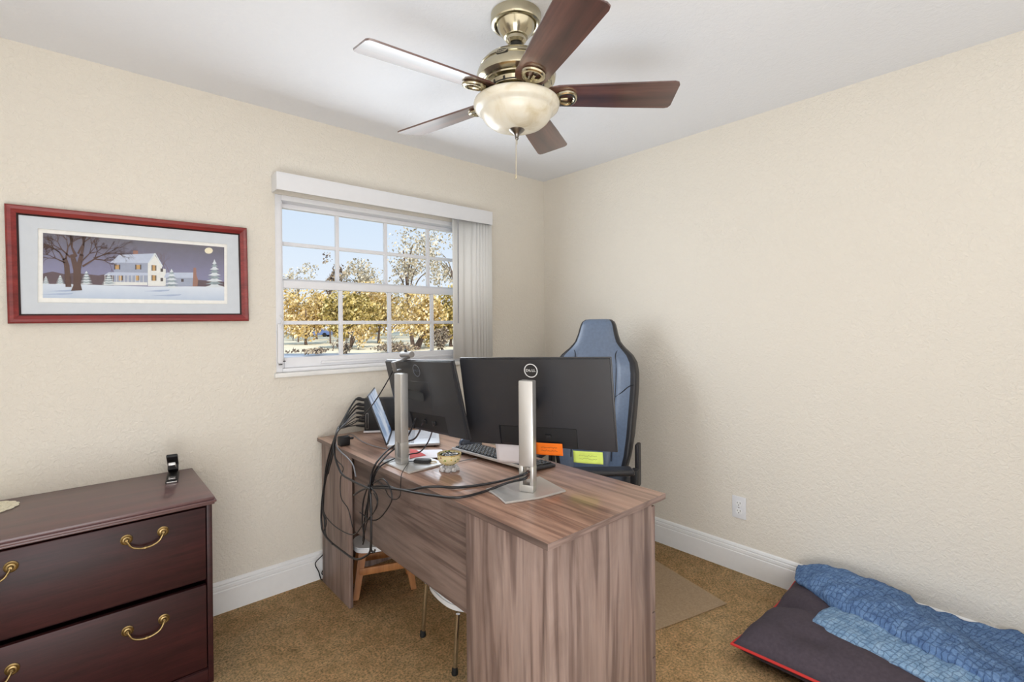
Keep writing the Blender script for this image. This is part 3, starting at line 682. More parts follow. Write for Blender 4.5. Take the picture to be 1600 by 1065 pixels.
# mouse
ms = V(-1.235, -.70, DZ); mo_ = thing('mouse', 'dark computer mouse on the desk in the gap between the monitors', 'mouse', ms, (0, 0, R(-25)))
def mfn(u, v):
    a = u*2*PI; t = v*PI/2
    return V(.058*math.cos(a)*math.cos(t)**.6, .032*math.sin(a)*math.cos(t)**.6*(1+.12*math.cos(2*a)), .001+.036*math.sin(t)**.9*(1-.15*math.cos(a)))
MB().grid(mfn, 28, 9, closed_u=True).build('body', plain('mouse_grey', srgb(80, 88, 102), .3, .3), mo_, local=True, weld=1e-5)
MB().lathe([(0, -.004), (.008, -.004), (.008, .004), (0, .004)], seg=14, mat=Matrix.Translation((-.03, 0, .033)) @ Matrix.Rotation(R(90), 4, 'X')).build('scroll_wheel', M['rubber'], mo_, local=True)

# ------------------------------------------------------------------ notes on the lower edge of the right monitor
def sticky(name, label, x0, x1, y0, y1, mat, ink, curl, zoff, cut=0):
    p = MB()
    def fn(u, v): return BR @ V(x0+(x1-x0)*u, y1+(y0-y1)*v, zoff-.004*curl*math.sin(v*2)+curl*.010*v*v+.0012*math.sin(u*5))
    p.grid(fn, 10, 8); o = p.build(name, mat, None, angle=0)
    md = o.modifiers.new('thick', 'SOLIDIFY'); md.thickness = .0006
    if ink:
        s_ = MB(); rr = random.Random(int(x0*1000))
        for row in range(2):
            pts = []
            for q in range(26):
                u = .2+.6*q/25; v_ = .38+.25*row+rr.uniform(-.07, .07); b = fn(u, v_); pts.append(b+(BR.to_3x3() @ V(0, 0, 1))*.0008)
            s_.tube(pts, .0007, 4)
        s_.build('handwriting', ink, o)
    return tag(recenter(o) if not ink else o, label, 'paper note')
H2m = -.18
sticky('paper_note', 'white paper sheet hanging from the lower edge of the right monitor, left of its stand', -.196, -.066, H2m-.085, H2m+.004, M['paper'], None, .3, -.022)
sticky('paper_note', 'orange sticky note with handwriting on the lower edge of the right monitor', -.008, .100, H2m-.022, H2m+.026, M['orange'], M['ink'], .4, .010)
sticky('paper_note', 'yellow-green sticky note hanging below the right corner of the right monitor', .140, .252, H2m-.044, H2m+.002, M['green'], M['ink2'], .6, .008)

# ------------------------------------------------------------------ bowl of clips
bw = V(-1.553, -.985, DZ); bo_ = thing('bowl', 'small flower-patterned bowl of paper clips on a clear crystal foot', 'bowl', bw)
MB().lathe([(0, .024), (.022, .024), (.040, .036), (.0475, .052), (.0485, .068), (.0465, .068), (.0455, .053), (.038, .038), (.02, .028), (0, .028)], bw, 40).build('cup', M['bowl'], bo_)
MB().lathe([(.0465, .067), (.0490, .067), (.0492, .070), (.0465, .070)], bw, 40).build('rim', M['gold'], bo_)
ft = MB(); n = 8
ft.lathe([(0, .0), (.026, .0), (.028, .008), (.022, .018), (.022, .0235), (0, .0235)], bw, 8)
for q in range(8):
    a = 2*PI*q/8; ft.lathe([(0, .0), (.010, .002), (.012, .009), (.007, .017), (0, .018)], bw+V(.032*math.cos(a), .032*math.sin(a), 0), 6)
ft.build('crystal_foot', M['crystal'], bo_, angle=15)
cl = MB(); rr = random.Random(3)
for q in range(46):
    a = rr.uniform(0, 2*PI); r_ = .038*math.sqrt(rr.random()); x, y = bw.x+r_*math.cos(a), bw.y+r_*math.sin(a); z = DZ+.058+.012*(1-r_/.038)+rr.uniform(0, .004)
    mt = Matrix.Translation((x, y, z)) @ Matrix.Rotation(rr.uniform(0, 6.28), 4, 'Z') @ Matrix.Rotation(rr.uniform(-.5, .5), 4, 'X')
    cl.tube([(-.012, -.003, 0), (.010, -.003, 0), (.0125, 0, 0), (.010, .003, 0), (-.009, .003, 0), (-.0105, .001, 0), (-.009, -.0012, .0005), (.006, -.0012, .0005)], .0009, 5, mi=q % 2, mat=mt)
cl.lathe([(0, .045), (.036, .045), (.041, .056), (.025, .060), (0, .062)], bw, 20, mi=1)
o = cl.build('paper_clips', [M['clip'], M['blk_dark']]); o['kind'] = 'stuff'; tag(o, 'heap of silver and black paper clips filling the patterned bowl', 'paper clips')

# car key, red note, white papers, near the left stand
kc = at(660, 722, 'z', DZ+.009); kf = thing('car_key', 'black car key fob lying on the foot of the edge-on monitor', 'key', kc, (0, 0, R(-48)))
k = MB(); k.prism([(-.036, -.012, 0), (-.028, -.018, 0), (.026, -.018, 0), (.038, -.010, 0), (.038, .010, 0), (.026, .018, 0), (-.028, .018, 0), (-.036, .012, 0)], V(0, 0, .013), .003); k.build('fob', M['blk_dark'], kf, local=True)
MB().tube([(-.034, .0, .004), (-.075, .0, .003)], .0045, 8, flat=.4).build('key_blade', M['blk'], kf, local=True)
MB().tube([(.047+.014*math.cos(2*PI*q/24), .014*math.sin(2*PI*q/24), .002) for q in range(24)], .0015, 6, closed=True).build('key_ring', M['gold'], kf, local=True)
def sheet(name, label, cat, px, z, mat, thick=.0006):
    s_ = MB(); pts = [at(x, y, 'z', z) for x, y in px]; s_.prism(pts, V(0, 0, thick)); return tag(recenter(s_.build(name, mat)), label, cat)
sheet('paper_sheet', 'white paper lying on the desk under the red note', 'paper', [(640, 716), (700, 714), (690, 702), (645, 703)], DZ+.0085, M['paper'])
sheet('red_note', 'red paper note on the desk just right of the left stand column', 'paper note', [(640, 716), (666, 711), (651, 703), (641, 701)], DZ+.0105, M['red'])

# tissue box glimpsed between the monitors
tb = at(723, 664, 'y', -.14); tbx = thing('carton', 'small blue and tan carton glimpsed in the gap between the two monitors', 'box', (-1.16-.05, -.14, DZ))
MB().box((-1.30, -.15, DZ+.001), (-1.17, -.06, DZ+.19), .003).build('body', M['tan_box'], tbx)
MB().box((-1.302, -.152, DZ+.13), (-1.168, -.058, DZ+.17), .002).build('printed_band', M['blue_box'], tbx)

# ------------------------------------------------------------------ cables
def cable(label, pts, r=.004, mat='cable', name='cable'):
    P = []
    for p in pts:
        if isinstance(p, Vector): P.append(p); continue
        x, y, (ax, v_) = p; q = at(x, y, ax, v_)
        if q.y > -.012: q = at(x, y, 'y', -.012-r)
        P.append(q)
    o = MB().tube(smooth_path(P, 7), r, 8).build(name, M[mat], None, angle=0)
    return tag(recenter(o), label, 'cable')
def hx(v): return ('x', v)
ZT = ('z', DZ+.006)
# from the computer's ports to the bundle at the far corner, then down
ports = [(566, 627, 1), (563, 636, 1), (563, 643, 1), (561, 649, 1), (560, 656, 1), (563, 660, 1), (560, 666, 1)]
words = ['topmost', 'second from the top', 'third from the top', 'fourth from the top', 'fifth from the top', 'sixth from the top', 'lowest']
ends = [[(518, 708), (506, 760), (502, 812), (509, 838), (537, 862), (556, 873), (572, 868), (579, 857), (580, 820), (580, 791)],
        [(510, 727), (505, 791), (507, 812), (509, 836), (520, 850)],
        [(521, 700), (532, 737), (551, 751), (570, 760), (578, 763)],
        [(526, 697), (544, 716), (552, 727), (556, 745)],
        [(516, 712), (508, 745), (505, 775), (506, 800), (520, 819), (542, 833), (556, 833), (567, 819), (584, 800), (590, 786), (584, 770)],
        [(524, 713), (536, 730), (532, 748), (533, 777), (544, 795), (551, 824)],
        [(519, 716), (509, 750), (504, 790), (510, 815), (505, 830)]]
rad = [.0048, .004, .0045, .0032, .0024, .0022, .003]
desc = ['looping low round the leg panel', 'hanging behind the leg panel edge', 'crossing the panel into the big bundle', 'dropping short over the desk edge', 'looping loosely below the bundle', 'wavering down the leg panel face', 'hanging nearest the wall']
for i, (px, py, _) in enumerate(ports):
    p0 = BP_ @ V(-.001, .012+.006*(i % 3), (.170, .14, .118, .095, .07, .05, .025)[i])
    pl = MB(); q1 = p0+(-pu)*.045+V(0, 0, .004)
    j1 = at(534+i, 660+1.2*i, 'y', -.17-.012*i); j2 = at(527, 672+.6*i, 'x', -1.752-.004*i)
    P = [p0, q1, j1, j2]+[(x, y, hx(-1.760-.006*((i*3) % 7))) for x, y in ends[i]]
    o = cable('cable in the %s computer port, %s' % (words[i], desc[i]), P, rad[i], 'cable' if i != 3 else 'cable_grey')
    w_ = o.location
    pl.tube([p0-w_, p0*.7+q1*.3-w_, q1-w_], [.0085, .0085, .005], 8); pl.build('plug', M['blk_dark'], o, local=True)
# cables from the bundle to the near stand's hole
hole = V(-1.503, -1.398, DZ+.065)
n_b = V(math.sin(R(-63.9)), -math.cos(R(-63.9)), 0)
hin = hole+n_b*.022
for i, (lab, pts, dz) in enumerate([('upper of the two thick cables swagged into the near stand', [(570, 761, hx(-1.764)), (603, 759, hx(-1.764)), (621, 764, hx(-1.764)), (642, 765, hx(-1.760)), (662, 761, hx(-1.752)), (683, 760, ('z', DZ+.012)), (716, 761, ZT), (752, 757, ZT), (784, 751, ('z', DZ+.02))], .012),
                                    ('lower of the two thick cables swagged into the near stand', [(553, 773, hx(-1.770)), (572, 763, hx(-1.772)), (612, 763, hx(-1.772)), (652, 770, hx(-1.765)), (678, 774, hx(-1.752)), (716, 777, ('z', DZ+.010)), (755, 768, ZT), (793, 754, ('z', DZ+.025))], -.004)]):
    cable(lab, pts+[hin+V(0, 0, dz)+n_b*.02, hole+V(0, 0, dz)], .0045)
# up to the left monitor from the bundle
mp = lambda x, y: BL @ V(x, y, .002)
for lab, pts, r_ in [
    ('leftmost of three cables rising over the desk edge to the edge-on monitor', [(579, 800, hx(-1.765)), (578, 763, hx(-1.768)), (581, 739, hx(-1.762)), (590, 720, hx(-1.750)), (606, 703, ('z', DZ+.03)), (622, 692, ('z', DZ+.06)), (637, 681, ('z', DZ+.09)), mp(-.10, -.105)], .0042),
    ('middle of three cables rising over the desk edge to the edge-on monitor', [(573, 812, hx(-1.758)), (577, 768, hx(-1.758)), (584, 741, hx(-1.756)), (594, 723, hx(-1.748)), (610, 706, ('z', DZ+.026)), (632, 691, ('z', DZ+.05)), (650, 683, ('z', DZ+.07)), mp(-.03, -.105)], .0042),
    ('rightmost of three cables rising over the desk edge to the edge-on monitor', [(567, 845, hx(-1.754)), (571, 800, hx(-1.756)), (580, 765, hx(-1.752)), (590, 733, hx(-1.750)), (612, 718, ('z', DZ+.014)), (638, 710, ('z', DZ+.012)), (657, 705, ('z', DZ+.02)), (670, 688, ('z', DZ+.07)), mp(.055, -.105)], .0032)]:
    cable(lab, pts, r_)
cable('thin black cord looping from the car key down the modesty panel', [(638, 723, ('z', DZ+.012)), (628, 739, hx(-1.742)), (626, 756, hx(-1.748)), (625, 774, hx(-1.748)), (617, 780, hx(-1.748)), (607, 774, hx(-1.748)), (598, 757, hx(-1.75)), (584, 748, hx(-1.752))], .0018)
cable('cord looping right of the bundle over the modesty panel', [(583, 755, hx(-1.776)), (598, 748, hx(-1.776)), (609, 762, hx(-1.776)), (612, 781, hx(-1.776)), (600, 802, hx(-1.776)), (588, 812, hx(-1.776)), (576, 811, hx(-1.776)), (570, 806, hx(-1.776)), (562, 800, hx(-1.776))], .0028)
cable('cord hanging straight down from the middle of the bundle', [(576, 757, hx(-1.780)), (568, 781, hx(-1.780)), (566, 814, hx(-1.778)), (569, 838, hx(-1.770)), (567, 850, hx(-1.765))], .0034)
cable('cord hanging in a short loop beside the bundle', [(580, 762, hx(-1.784)), (588, 772, hx(-1.784)), (590, 784, hx(-1.784)), (584, 800, hx(-1.784)), (574, 814, hx(-1.784)), (570, 830, hx(-1.784)), (568, 842, hx(-1.780))], .0026)
cable('thick black cable dropping from the bundle with a small hook at its end', [(579, 770, hx(-1.790)), (580, 800, hx(-1.790)), (580, 840, hx(-1.790)), (580, 858, hx(-1.785)), (584, 862, hx(-1.775)), (586, 858, hx(-1.770))], .0044)
cable('thin cord curled on the white baseboard left of the desk', [(513, 857, ('y', -.06)), (503, 868, ('y', -.05)), (492.7, 880, ('y', -.04)), (498, 893, ('y', -.04)), (501.7, 904.5, ('y', -.035)), (506, 905, ('y', -.04)), (511, 901, ('y', -.06)), (503, 896, ('y', -.035)), (506, 889, ('y', -.04)), (513, 886, ('y', -.06))], .0028)
cable('thin grey cord lying across the far end of the desk to the laptop', [(534, 686, ZT), (548, 678, ZT), (567, 690, ZT), (586, 697, ZT), (604, 701, ZT)], .0022, 'cable_grey')
cable('webcam cord sagging past the laptop to the computer cables', [BL @ V(wx-.014, ty-.02, .053), (613, 580, ('y', -.64)), (602.6, 600, ('y', -.60)), (585, 628, ('y', -.52)), (570, 646, ('y', -.42)), (553, 661, ('y', -.30)), (533, 669, ('y', -.22)), (524, 683, hx(-1.752)), (518, 710, hx(-1.775)), (513, 740, hx(-1.78))], .0028)
cable('thin grey mouse cord lying behind the bowl', [(668, 704, ZT), (687, 706, ZT), (701, 703, ZT), (717, 700, ZT), ms+V(-.05, .02, .012)], .0018, 'cable_grey')
cable('thin grey keyboard cord behind the bowl rim', [(716, 721, ZT), (730, 718, ZT), (745, 716, ZT)], .0020, 'cable_grey')
cable('black cord plugged in below the middle of the right monitor', [BR @ V(-.01, -.135, .004), BR @ V(-.008, -.165, .02), (836, 700, ('x', -1.36)), (835, 716, ('x', -1.36)), (831, 722, ('z', DZ+.03))], .0028)
# power adapter
pa = at(537, 680, 'x', -1.70); ad = thing('power_adapter', 'black power adapter plug lying among the cables at the far desk corner', 'adapter', (pa.x, pa.y, DZ))
MB().box((pa.x-.025, pa.y-.022, DZ+.001), (pa.x+.025, pa.y+.022, DZ+.045), .006).build('body', M['blk_dark'], ad)
MB().tube([(pa.x+.025, pa.y, DZ+.03), (pa.x+.05, pa.y+.005, DZ+.028)], .006, 8).build('strain_relief', M['blk'], ad)

# ------------------------------------------------------------------ chair
CH = V(-.585, -.868, 0); ca = R(203)
chair = thing('gaming_chair', 'tall black leather gaming chair behind the desk, its front coloured with a blue window reflection', 'chair', CH, (0, 0, ca))
# local: +x forwards, +y the sitter's left (right in the photo)
prof_c = [(.50, .200, .055), (.60, .225, .06), (.72, .240, .06), (.86, .250, .06), (.98, .256, .058), (1.06, .255, .055), (1.12, .243, .052), (1.165, .215, .05), (1.20, .175, .048), (1.235, .142, .046), (1.29, .122, .044), (1.335, .112, .042), (1.362, .100, .038), (1.374, .082, .026), (1.378, .05, .01)]
def interp(z):
    for (a, w0, t0), (b, w1, t1) in zip(prof_c, prof_c[1:]):
        if z <= b: u = (z-a)/(b-a); return w0+(w1-w0)*u, t0+(t1-t0)*u
    return prof_c[-1][1:]
def wingf(z): return max(0, min(1, (1.20-z)/.12))
ns = 64
def backpt(z, k_):
    w_, th = interp(z); a = 2*PI*k_/ns; ca_, sa = math.cos(a), math.sin(a)
    s = w_*math.copysign(abs(ca_)**.55, ca_); d_ = th*math.copysign(abs(sa)**.6, sa)
    rel = abs(s)/w_
    if d_ > 0:
        wv_ = wingf(z)
        d_ += .055*wv_*max(0, (rel-.5)/.5)**1.5-.012*wv_*math.exp(-((rel-.5)/.06)**2)
        d_ += .012*(1-rel**2)*math.exp(-((z-.78)/.1)**2)
    else: d_ -= .015*(1-rel**2)
    lean = math.tan(R(9))*(z-.5)
    return V(-.20-lean+d_, s, z)
bm_ = MB(); zs = [.50+.02*q for q in range(44)]; zs = [z for z in zs if z < 1.375]+[1.374, 1.378]
t = bmesh.new(); rg = [[t.verts.new(backpt(z, k_)) for k_ in range(ns)] for z in zs]
for i in range(len(zs)-1):
    for k_ in range(ns):
        f_ = t.faces.new((rg[i][k_], rg[i][(k_+1) % ns], rg[i+1][(k_+1) % ns], rg[i+1][k_])); kk_ = (k_+.5)
        w_, _t = interp(zs[i]); yv = abs(rg[i][k_].co.y)/w_
        f_.material_index = 1 if 7 <= k_ <= 24 else 0  # front faces take the window-reflection tint, the rest stays black
t.faces.new(rg[-1]); t.faces.new(rg[0][::-1]); bmesh.ops.recalc_face_normals(t, faces=t.faces[:])
me_ = bpy.data.meshes.new('t'); t.to_mesh(me_); t.free(); bm_.bm.from_mesh(me_)
br = bm_.build('backrest', [M['leather_blk'], M['leather']], chair, local=True, angle=60)
def front(z, y):
    best = min(range(1, ns//2), key=lambda q: abs(backpt(z, q).y-y)); p = backpt(z, best); return V(p.x+.001, y, z)
sm_ = MB()
for sg in (-1, 1):
    sm_.tube(smooth_path([front(1.215, sg*.155), front(1.17, sg*.125), front(1.10, sg*.13), front(.95, sg*.13), front(.75, sg*.125), front(.56, sg*.12)], 6), .0025, 6)
    sm_.tube(smooth_path([front(1.0, sg*.245), front(.985, sg*.21), front(.95, sg*.17), front(.92, sg*.13)], 5), .0025, 6)
sm_.build('seam', M['seam'], br, local=True)
s_ = MB()   # seat
def seatfn(u, v_):
    a = u*2*PI; t_ = (v_-.5)*PI; c_, s2 = math.cos(a), math.sin(a)
    x = .06+.26*math.copysign(abs(c_)**.5, c_)*abs(math.cos(t_))**.35; y = .265*math.copysign(abs(s2)**.5, s2)*abs(math.cos(t_))**.35
    z_ = .445+.05*math.copysign(abs(math.sin(t_))**.7, math.sin(t_))+(.03*max(0, abs(y)/.265-.55)/.45 if v_ > .5 else 0)
    return V(x, y, z_)
s_.grid(seatfn, 48, 13, closed_u=True); s_.build('seat', [M['leather_blk']], chair, local=True, weld=1e-5, angle=60)
for sg in (-1, 1):
    a_ = MB().box((-.02, sg*.29-.02, .43), (.05, sg*.29+.02, .58), .01).box((-.02, sg*.20-.01, .40), (.05, sg*.29+.02, .435), .008).build('armrest_post', M['blk_dark'], chair, local=True)
inv = Matrix.Translation(CH) @ Matrix.Rotation(ca, 4, 'Z'); inv = inv.inverted()
A0 = inv @ V(-.83, -.945, .0); A1 = inv @ V(-.575, -1.165, .0)
def pad(a, b):
    s_ = MB(); d_ = (b-a); L = d_.length; d_.normalize(); mt = Matrix((d_, V(-d_.y, d_.x, 0), V(0, 0, 1))).transposed().to_4x4(); mt.translation = V(a.x, a.y, .578)
    s_.box((-.02, -.045, .0), (L+.02, .045, .030), .013, mat=mt, seg=4); return s_
pad(A0, A1).build('armrest', M['leather_blk'], chair, local=True)
pad(V(-.09, -.28, 0), V(.17, -.28, 0)).build('armrest', M['leather_blk'], chair, local=True)
for sg in (-1, 1):
    MB().box((-.24, sg*.262-.012, .42), (-.17, sg*.262+.012, .665), .012, seg=3).box((-.24, sg*.235-.01, .42), (.02, sg*.235+.012, .47), .01).build('hinge_cover', M['blk'], chair, local=True)
MB().lathe([(0, .075), (.03, .075), (.03, .22), (.02, .225), (.02, .40), (0, .40)], (.04, 0, 0), 20).box((-.08, -.1, .385), (.16, .1, .41), .006).build('gas_lift', M['blk_dark'], chair, local=True)
for q in range(5):
    a = 2*PI*q/5+.3; d_ = V(math.cos(a), math.sin(a), 0)
    lg = MB().tube([V(.04, 0, .105), V(.04, 0, .10)+d_*.14+V(0, 0, -.005), V(.04, 0, .085)+d_*.29], [.026, .022, .016], 10).build('base_leg', M['blk_dark'], chair, local=True)
    MB().lathe([(0, -.012), (.026, -.012), (.028, -.006), (.028, .006), (.026, .012), (0, .012)], seg=16, mat=Matrix.Translation(V(.04, 0, .0285)+d_*.30) @ Matrix.Rotation(a+PI/2, 4, 'Z') @ Matrix.Rotation(R(90), 4, 'Y')).tube([V(.04, 0, .05)+d_*.285, V(.04, 0, .085)+d_*.285], .008, 8).build('caster', M['rubber'], lg, local=True)
# chair mat
cm = MB(); mc = [V(-.364, -1.57, 0), V(-.03-.18, -.99, 0), V(-.80, -.64, 0), V(-1.15, -.64-.30, 0), V(-1.11, -1.37, 0)]
mc = [V(-.364, -1.57, .001), V(-.205, -.98, .001), V(-.30, -.60, .001), V(-1.14, -.60, .001), V(-1.15, -1.36, .001)]
cm.prism(mc, V(0, 0, .0045), .001); tag(recenter(cm.build('chair_mat', M['chairmat'])), 'translucent tan plastic chair mat on the carpet behind the desk', 'chair mat')

# ------------------------------------------------------------------ low stools under the desk
SL = V(-1.505, -.30, 0); sa = R(-21)
st = thing('step_stool', 'low stool with a white seat and splayed beech legs under the desk', 'stool', SL, (0, 0, sa))
s_ = MB(); s_.prism([(.15*math.copysign(abs(math.cos(a*PI/18))**.6, math.cos(a*PI/18)), .10*math.copysign(abs(math.sin(a*PI/18))**.6, math.sin(a*PI/18)), .222) for a in range(36)], V(0, 0, .025), .004); s_.build('seat', M['white_pl'], st, local=True)
for sx in (-1, 1):
    for sy in (-1, 1):
        l_ = MB(); tp = V(sx*.105, sy*.06, .222); bt = V(sx*.142, sy*.085, .0)
        hw, hd_ = .017, .011
        t = bmesh.new(); vs = []
        for p, f_ in ((bt, .85), (tp, 1.15)):
            vs.append([t.verts.new(p+V(a*hw*f_, b*hd_, 0)) for a, b in ((-1, -1), (1, -1), (1, 1), (-1, 1))])
        for q in range(4): t.faces.new((vs[0][q], vs[0][(q+1) % 4], vs[1][(q+1) % 4], vs[1][q]))
        t.faces.new(vs[0][::-1]); t.faces.new(vs[1]); bmesh.ops.bevel(t, geom=t.edges[:], offset=.002, segments=2, affect='EDGES'); l_._take(t)
        l_.build('leg', M['lightwood'], st, local=True)
for sy in (-1, 1): MB().box((-.125, sy*.075-.008, .11), (.125, sy*.075+.008, .145), .003).build('rail', M['lightwood'], st, local=True)
SF = V(-1.441, -.955, 0)
sf = thing('footstool', 'white low stool on thin chrome legs with black feet, half hidden behind the desk panel', 'stool', SF, (0, 0, R(-6)))
s_ = MB(); s_.prism([(.148*math.copysign(abs(math.cos(a*PI/24))**.75, math.cos(a*PI/24)), .172*math.copysign(abs(math.sin(a*PI/24))**.75, math.sin(a*PI/24)), .222) for a in range(48)], V(0, 0, .03), .006); s_.build('seat', M['white_pl'], sf, local=True)
for sx in (-1, 1):
    for sy in (-1, 1):
        lg = MB().tube([(sx*.145, sy*.142, .018), (sx*.128, sy*.140, .226)], .0085, 12).build('leg', M['chrome'], sf, local=True)
        MB().lathe([(0, 0), (.012, 0), (.013, .006), (.011, .024), (.009, .026), (0, .026)], (sx*.146, sy*.143, 0), 14).build('foot', M['rubber'], lg, local=True)

# ------------------------------------------------------------------ pet bed and blanket
BX0, BX1, BY0, BY1 = -.725, -.022, -2.86, -1.755
def bed_out(u, v):
    a = (BX0+BX1)/2+(BX1-BX0)/2*u*(1-.06*(1-v*v)); b = (BY0+BY1)/2+(BY1-BY0)/2*v*(1-.035*(1-u*u)); return a, b
def bed_h(u, v):
    t = (max(0, 1-abs(u)**3.2)*max(0, 1-abs(v)**7))**.5
    x, y = bed_out(u, v)
    h = .118-.040*math.exp(-(u*u)/.22-(v*v)/.75)
    h -= .050*math.exp(-((u-.10+.35*(1-v))/.11)**2-((v-.97)/.26)**2)+.022*math.exp(-((u+.62)/.12)**2-((v-.55)/.10)**2)
    return .060+(h-.018)*t+.020*t*noise.noise(V(x*8, y*8, 1))+.004*t*noise.noise(V(x*24, y*16, 4))
bed = thing('pet_bed', 'plum-grey stuffed pet bed cushion with red piping on the carpet by the right wall', 'pet bed', (-.37, -2.3, 0))
k = MB(); nu, nv = 48, 72
def ft(i, j): u = -1+2*i; v = -1+2*j; x, y = bed_out(u, v); return V(x, y, bed_h(u, v))
def fb(i, j):
    u = -1+2*i; v = -1+2*j; x, y = bed_out(u, v); t = (max(0, 1-abs(u)**6)*max(0, 1-abs(v)**10))**.5; return V(x, y, .060-.058*t)
k.grid(ft, nu, nv); k.grid(fb, nu, nv); k.build('cushion', M['bedfab'], bed, weld=1e-4, angle=0)
pp_ = [bed_out(-1+2*q/30, 1) for q in range(30)]+[bed_out(1, 1-2*q/40) for q in range(40)]+[bed_out(1-2*q/30, -1) for q in range(30)]+[bed_out(-1, -1+2*q/40) for q in range(40)]
MB().tube([(x, y, .060) for x, y in pp_], .0055, 8, closed=True).build('piping', M['piping'], bed)
# blanket: three draped layers of one quilt
def patch(net, nu, nv, amp, seed, puff=0, thick=.012):
    """smooth sheet through a net of 3D points (rows of columns)"""
    rows = [smooth_path(r_, 12) for r_ in net]; cols = list(zip(*rows)); full = [smooth_path(list(c_), 12) for c_ in cols]
    n1, n2 = len(full), len(full[0])
    t = bmesh.new(); g = []
    for i in range(n1):
        gr = []
        for j in range(n2):
            p = full[i][j].copy(); e = min(1, 6*min(i/(n1-1), 1-i/(n1-1)), 1)
            w_ = amp*(noise.noise(V(p.x*14, p.y*14, seed))+.5*noise.noise(V(p.x*34, p.y*34, seed+3)))+amp*.8*noise.noise(V((p.x+p.y*.7)*26, (p.y-p.x*.7)*5, seed))
            p.z += w_; p.x += .5*amp*noise.noise(V(p.y*20, p.z*20, seed+7)); p.x = min(p.x, -.003); p.z = max(p.z, .003); gr.append(t.verts.new(p))
        g.append(gr)
    for i in range(n1-1):
        for j in range(n2-1): t.faces.new((g[i][j], g[i+1][j], g[i+1][j+1], g[i][j+1]))
    bmesh.ops.recalc_face_normals(t, faces=t.faces[:])
    if sum(f_.normal.z for f_ in t.faces) < 0: bmesh.ops.reverse_faces(t, faces=t.faces[:])
    return t
bk = thing('blanket', 'crumpled blue quilted blanket heaped on the pet bed against the wall', 'blanket', (-.25, -2.35, .1))
def layer(name, net, mat, amp, seed, thick=.010):
    k = MB(); k._take(patch(net, 0, 0, amp, seed)); o = k.build(name, mat, bk, angle=0)
    md = o.modifiers.new('thick', 'SOLIDIFY'); md.thickness = thick; md.offset = -1
    return o
def N(*rows): return [[Vector(p) for p in r_] for r_ in rows]
# lower sheet covering the bed's far part, up against the wall
layer('lower_sheet', N([(-.016, -2.08, .150), (-.10, -2.06, .155), (-.22, -2.10, .150), (-.32, -2.16, .150)],
                       [(-.016, -2.20, .150), (-.10, -2.24, .160), (-.25, -2.28, .158), (-.42, -2.30, .160)],
                       [(-.016, -2.36, .148), (-.12, -2.40, .156), (-.30, -2.46, .160), (-.52, -2.48, .165)],
                       [(-.016, -2.54, .165), (-.14, -2.58, .166), (-.34, -2.66, .165), (-.60, -2.70, .172)],
                       [(-.016, -2.80, .150), (-.15, -2.84, .150), (-.36, -2.88, .130), (-.60, -2.90, .08)]), M['quilt'], .012, 1)
# pale inner layer peeping out along the front
layer('pale_underside', N([(-.30, -1.99, .150), (-.38, -1.965, .145), (-.46, -1.965, .140), (-.505, -1.985, .130)],
                          [(-.32, -2.10, .170), (-.40, -2.09, .168), (-.48, -2.08, .160), (-.525, -2.10, .146)],
                          [(-.36, -2.26, .172), (-.44, -2.26, .170), (-.51, -2.25, .165), (-.555, -2.26, .150)],
                          [(-.42, -2.46, .175), (-.50, -2.46, .172), (-.58, -2.45, .168), (-.62, -2.46, .155)]), M['quilt_l'], .008, 2)
# thick folded roll from the wall corner across the bed
layer('folded_roll', N([(-.014, -1.80, .120), (-.045, -1.775, .155), (-.11, -1.785, .150), (-.155, -1.80, .125), (-.13, -1.83, .105)],
                       [(-.012, -1.90, .175), (-.07, -1.885, .205), (-.17, -1.90, .200), (-.255, -1.925, .170), (-.27, -1.95, .135)],
                       [(-.012, -2.02, .170), (-.09, -2.01, .222), (-.21, -2.02, .220), (-.315, -2.045, .195), (-.35, -2.075, .145)],
                       [(-.014, -2.15, .185), (-.12, -2.14, .215), (-.25, -2.15, .225), (-.36, -2.18, .205), (-.395, -2.21, .160)],
                       [(-.10, -2.28, .165), (-.19, -2.27, .205), (-.30, -2.29, .225), (-.41, -2.32, .205), (-.44, -2.35, .165)],
                       [(-.19, -2.38, .165), (-.27, -2.38, .200), (-.36, -2.42, .215), (-.46, -2.46, .200), (-.49, -2.50, .165)],
                       [(-.28, -2.52, .165), (-.35, -2.52, .195), (-.43, -2.56, .205), (-.52, -2.60, .190), (-.55, -2.64, .165)]), M['quilt'], .013, 5, .014)

# ------------------------------------------------------------------ ceiling fan
FC = V(-1.510, -1.362, 0); BZ = 2.150
fan = thing('ceiling_fan', 'brass ceiling fan with five dark walnut blades and an alabaster light bowl', 'ceiling fan', (FC.x, FC.y, H))
MB().lathe([(0, H), (.085, H), (.089, H-.004), (.089, H-.032), (.086, H-.038), (.078, H-.040), (.073, H-.038), (.072, H-.030), (.070, H-.034), (.066, H-.046), (.054, H-.068), (.044, H-.078), (.042, H-.082), (.036, H-.084), (.035, H-.094), (.027, H-.102), (0, H-.102)], (FC.x, FC.y, 0), 56).build('canopy', M['fan_brass'], fan)
dr = MB().lathe([(0, H-.099), (.021, H-.099), (.02, H-.112), (.0135, H-.116), (0, H-.116)], (FC.x, FC.y, 0), 24).build('collar', M['fan_dark'], fan)
MB().lathe([(0, H-.115), (.012, H-.115), (.012, 2.285), (.018, 2.28), (0, 2.28)], (FC.x, FC.y, 0), 24).build('downrod', M['fan_brass'], fan)
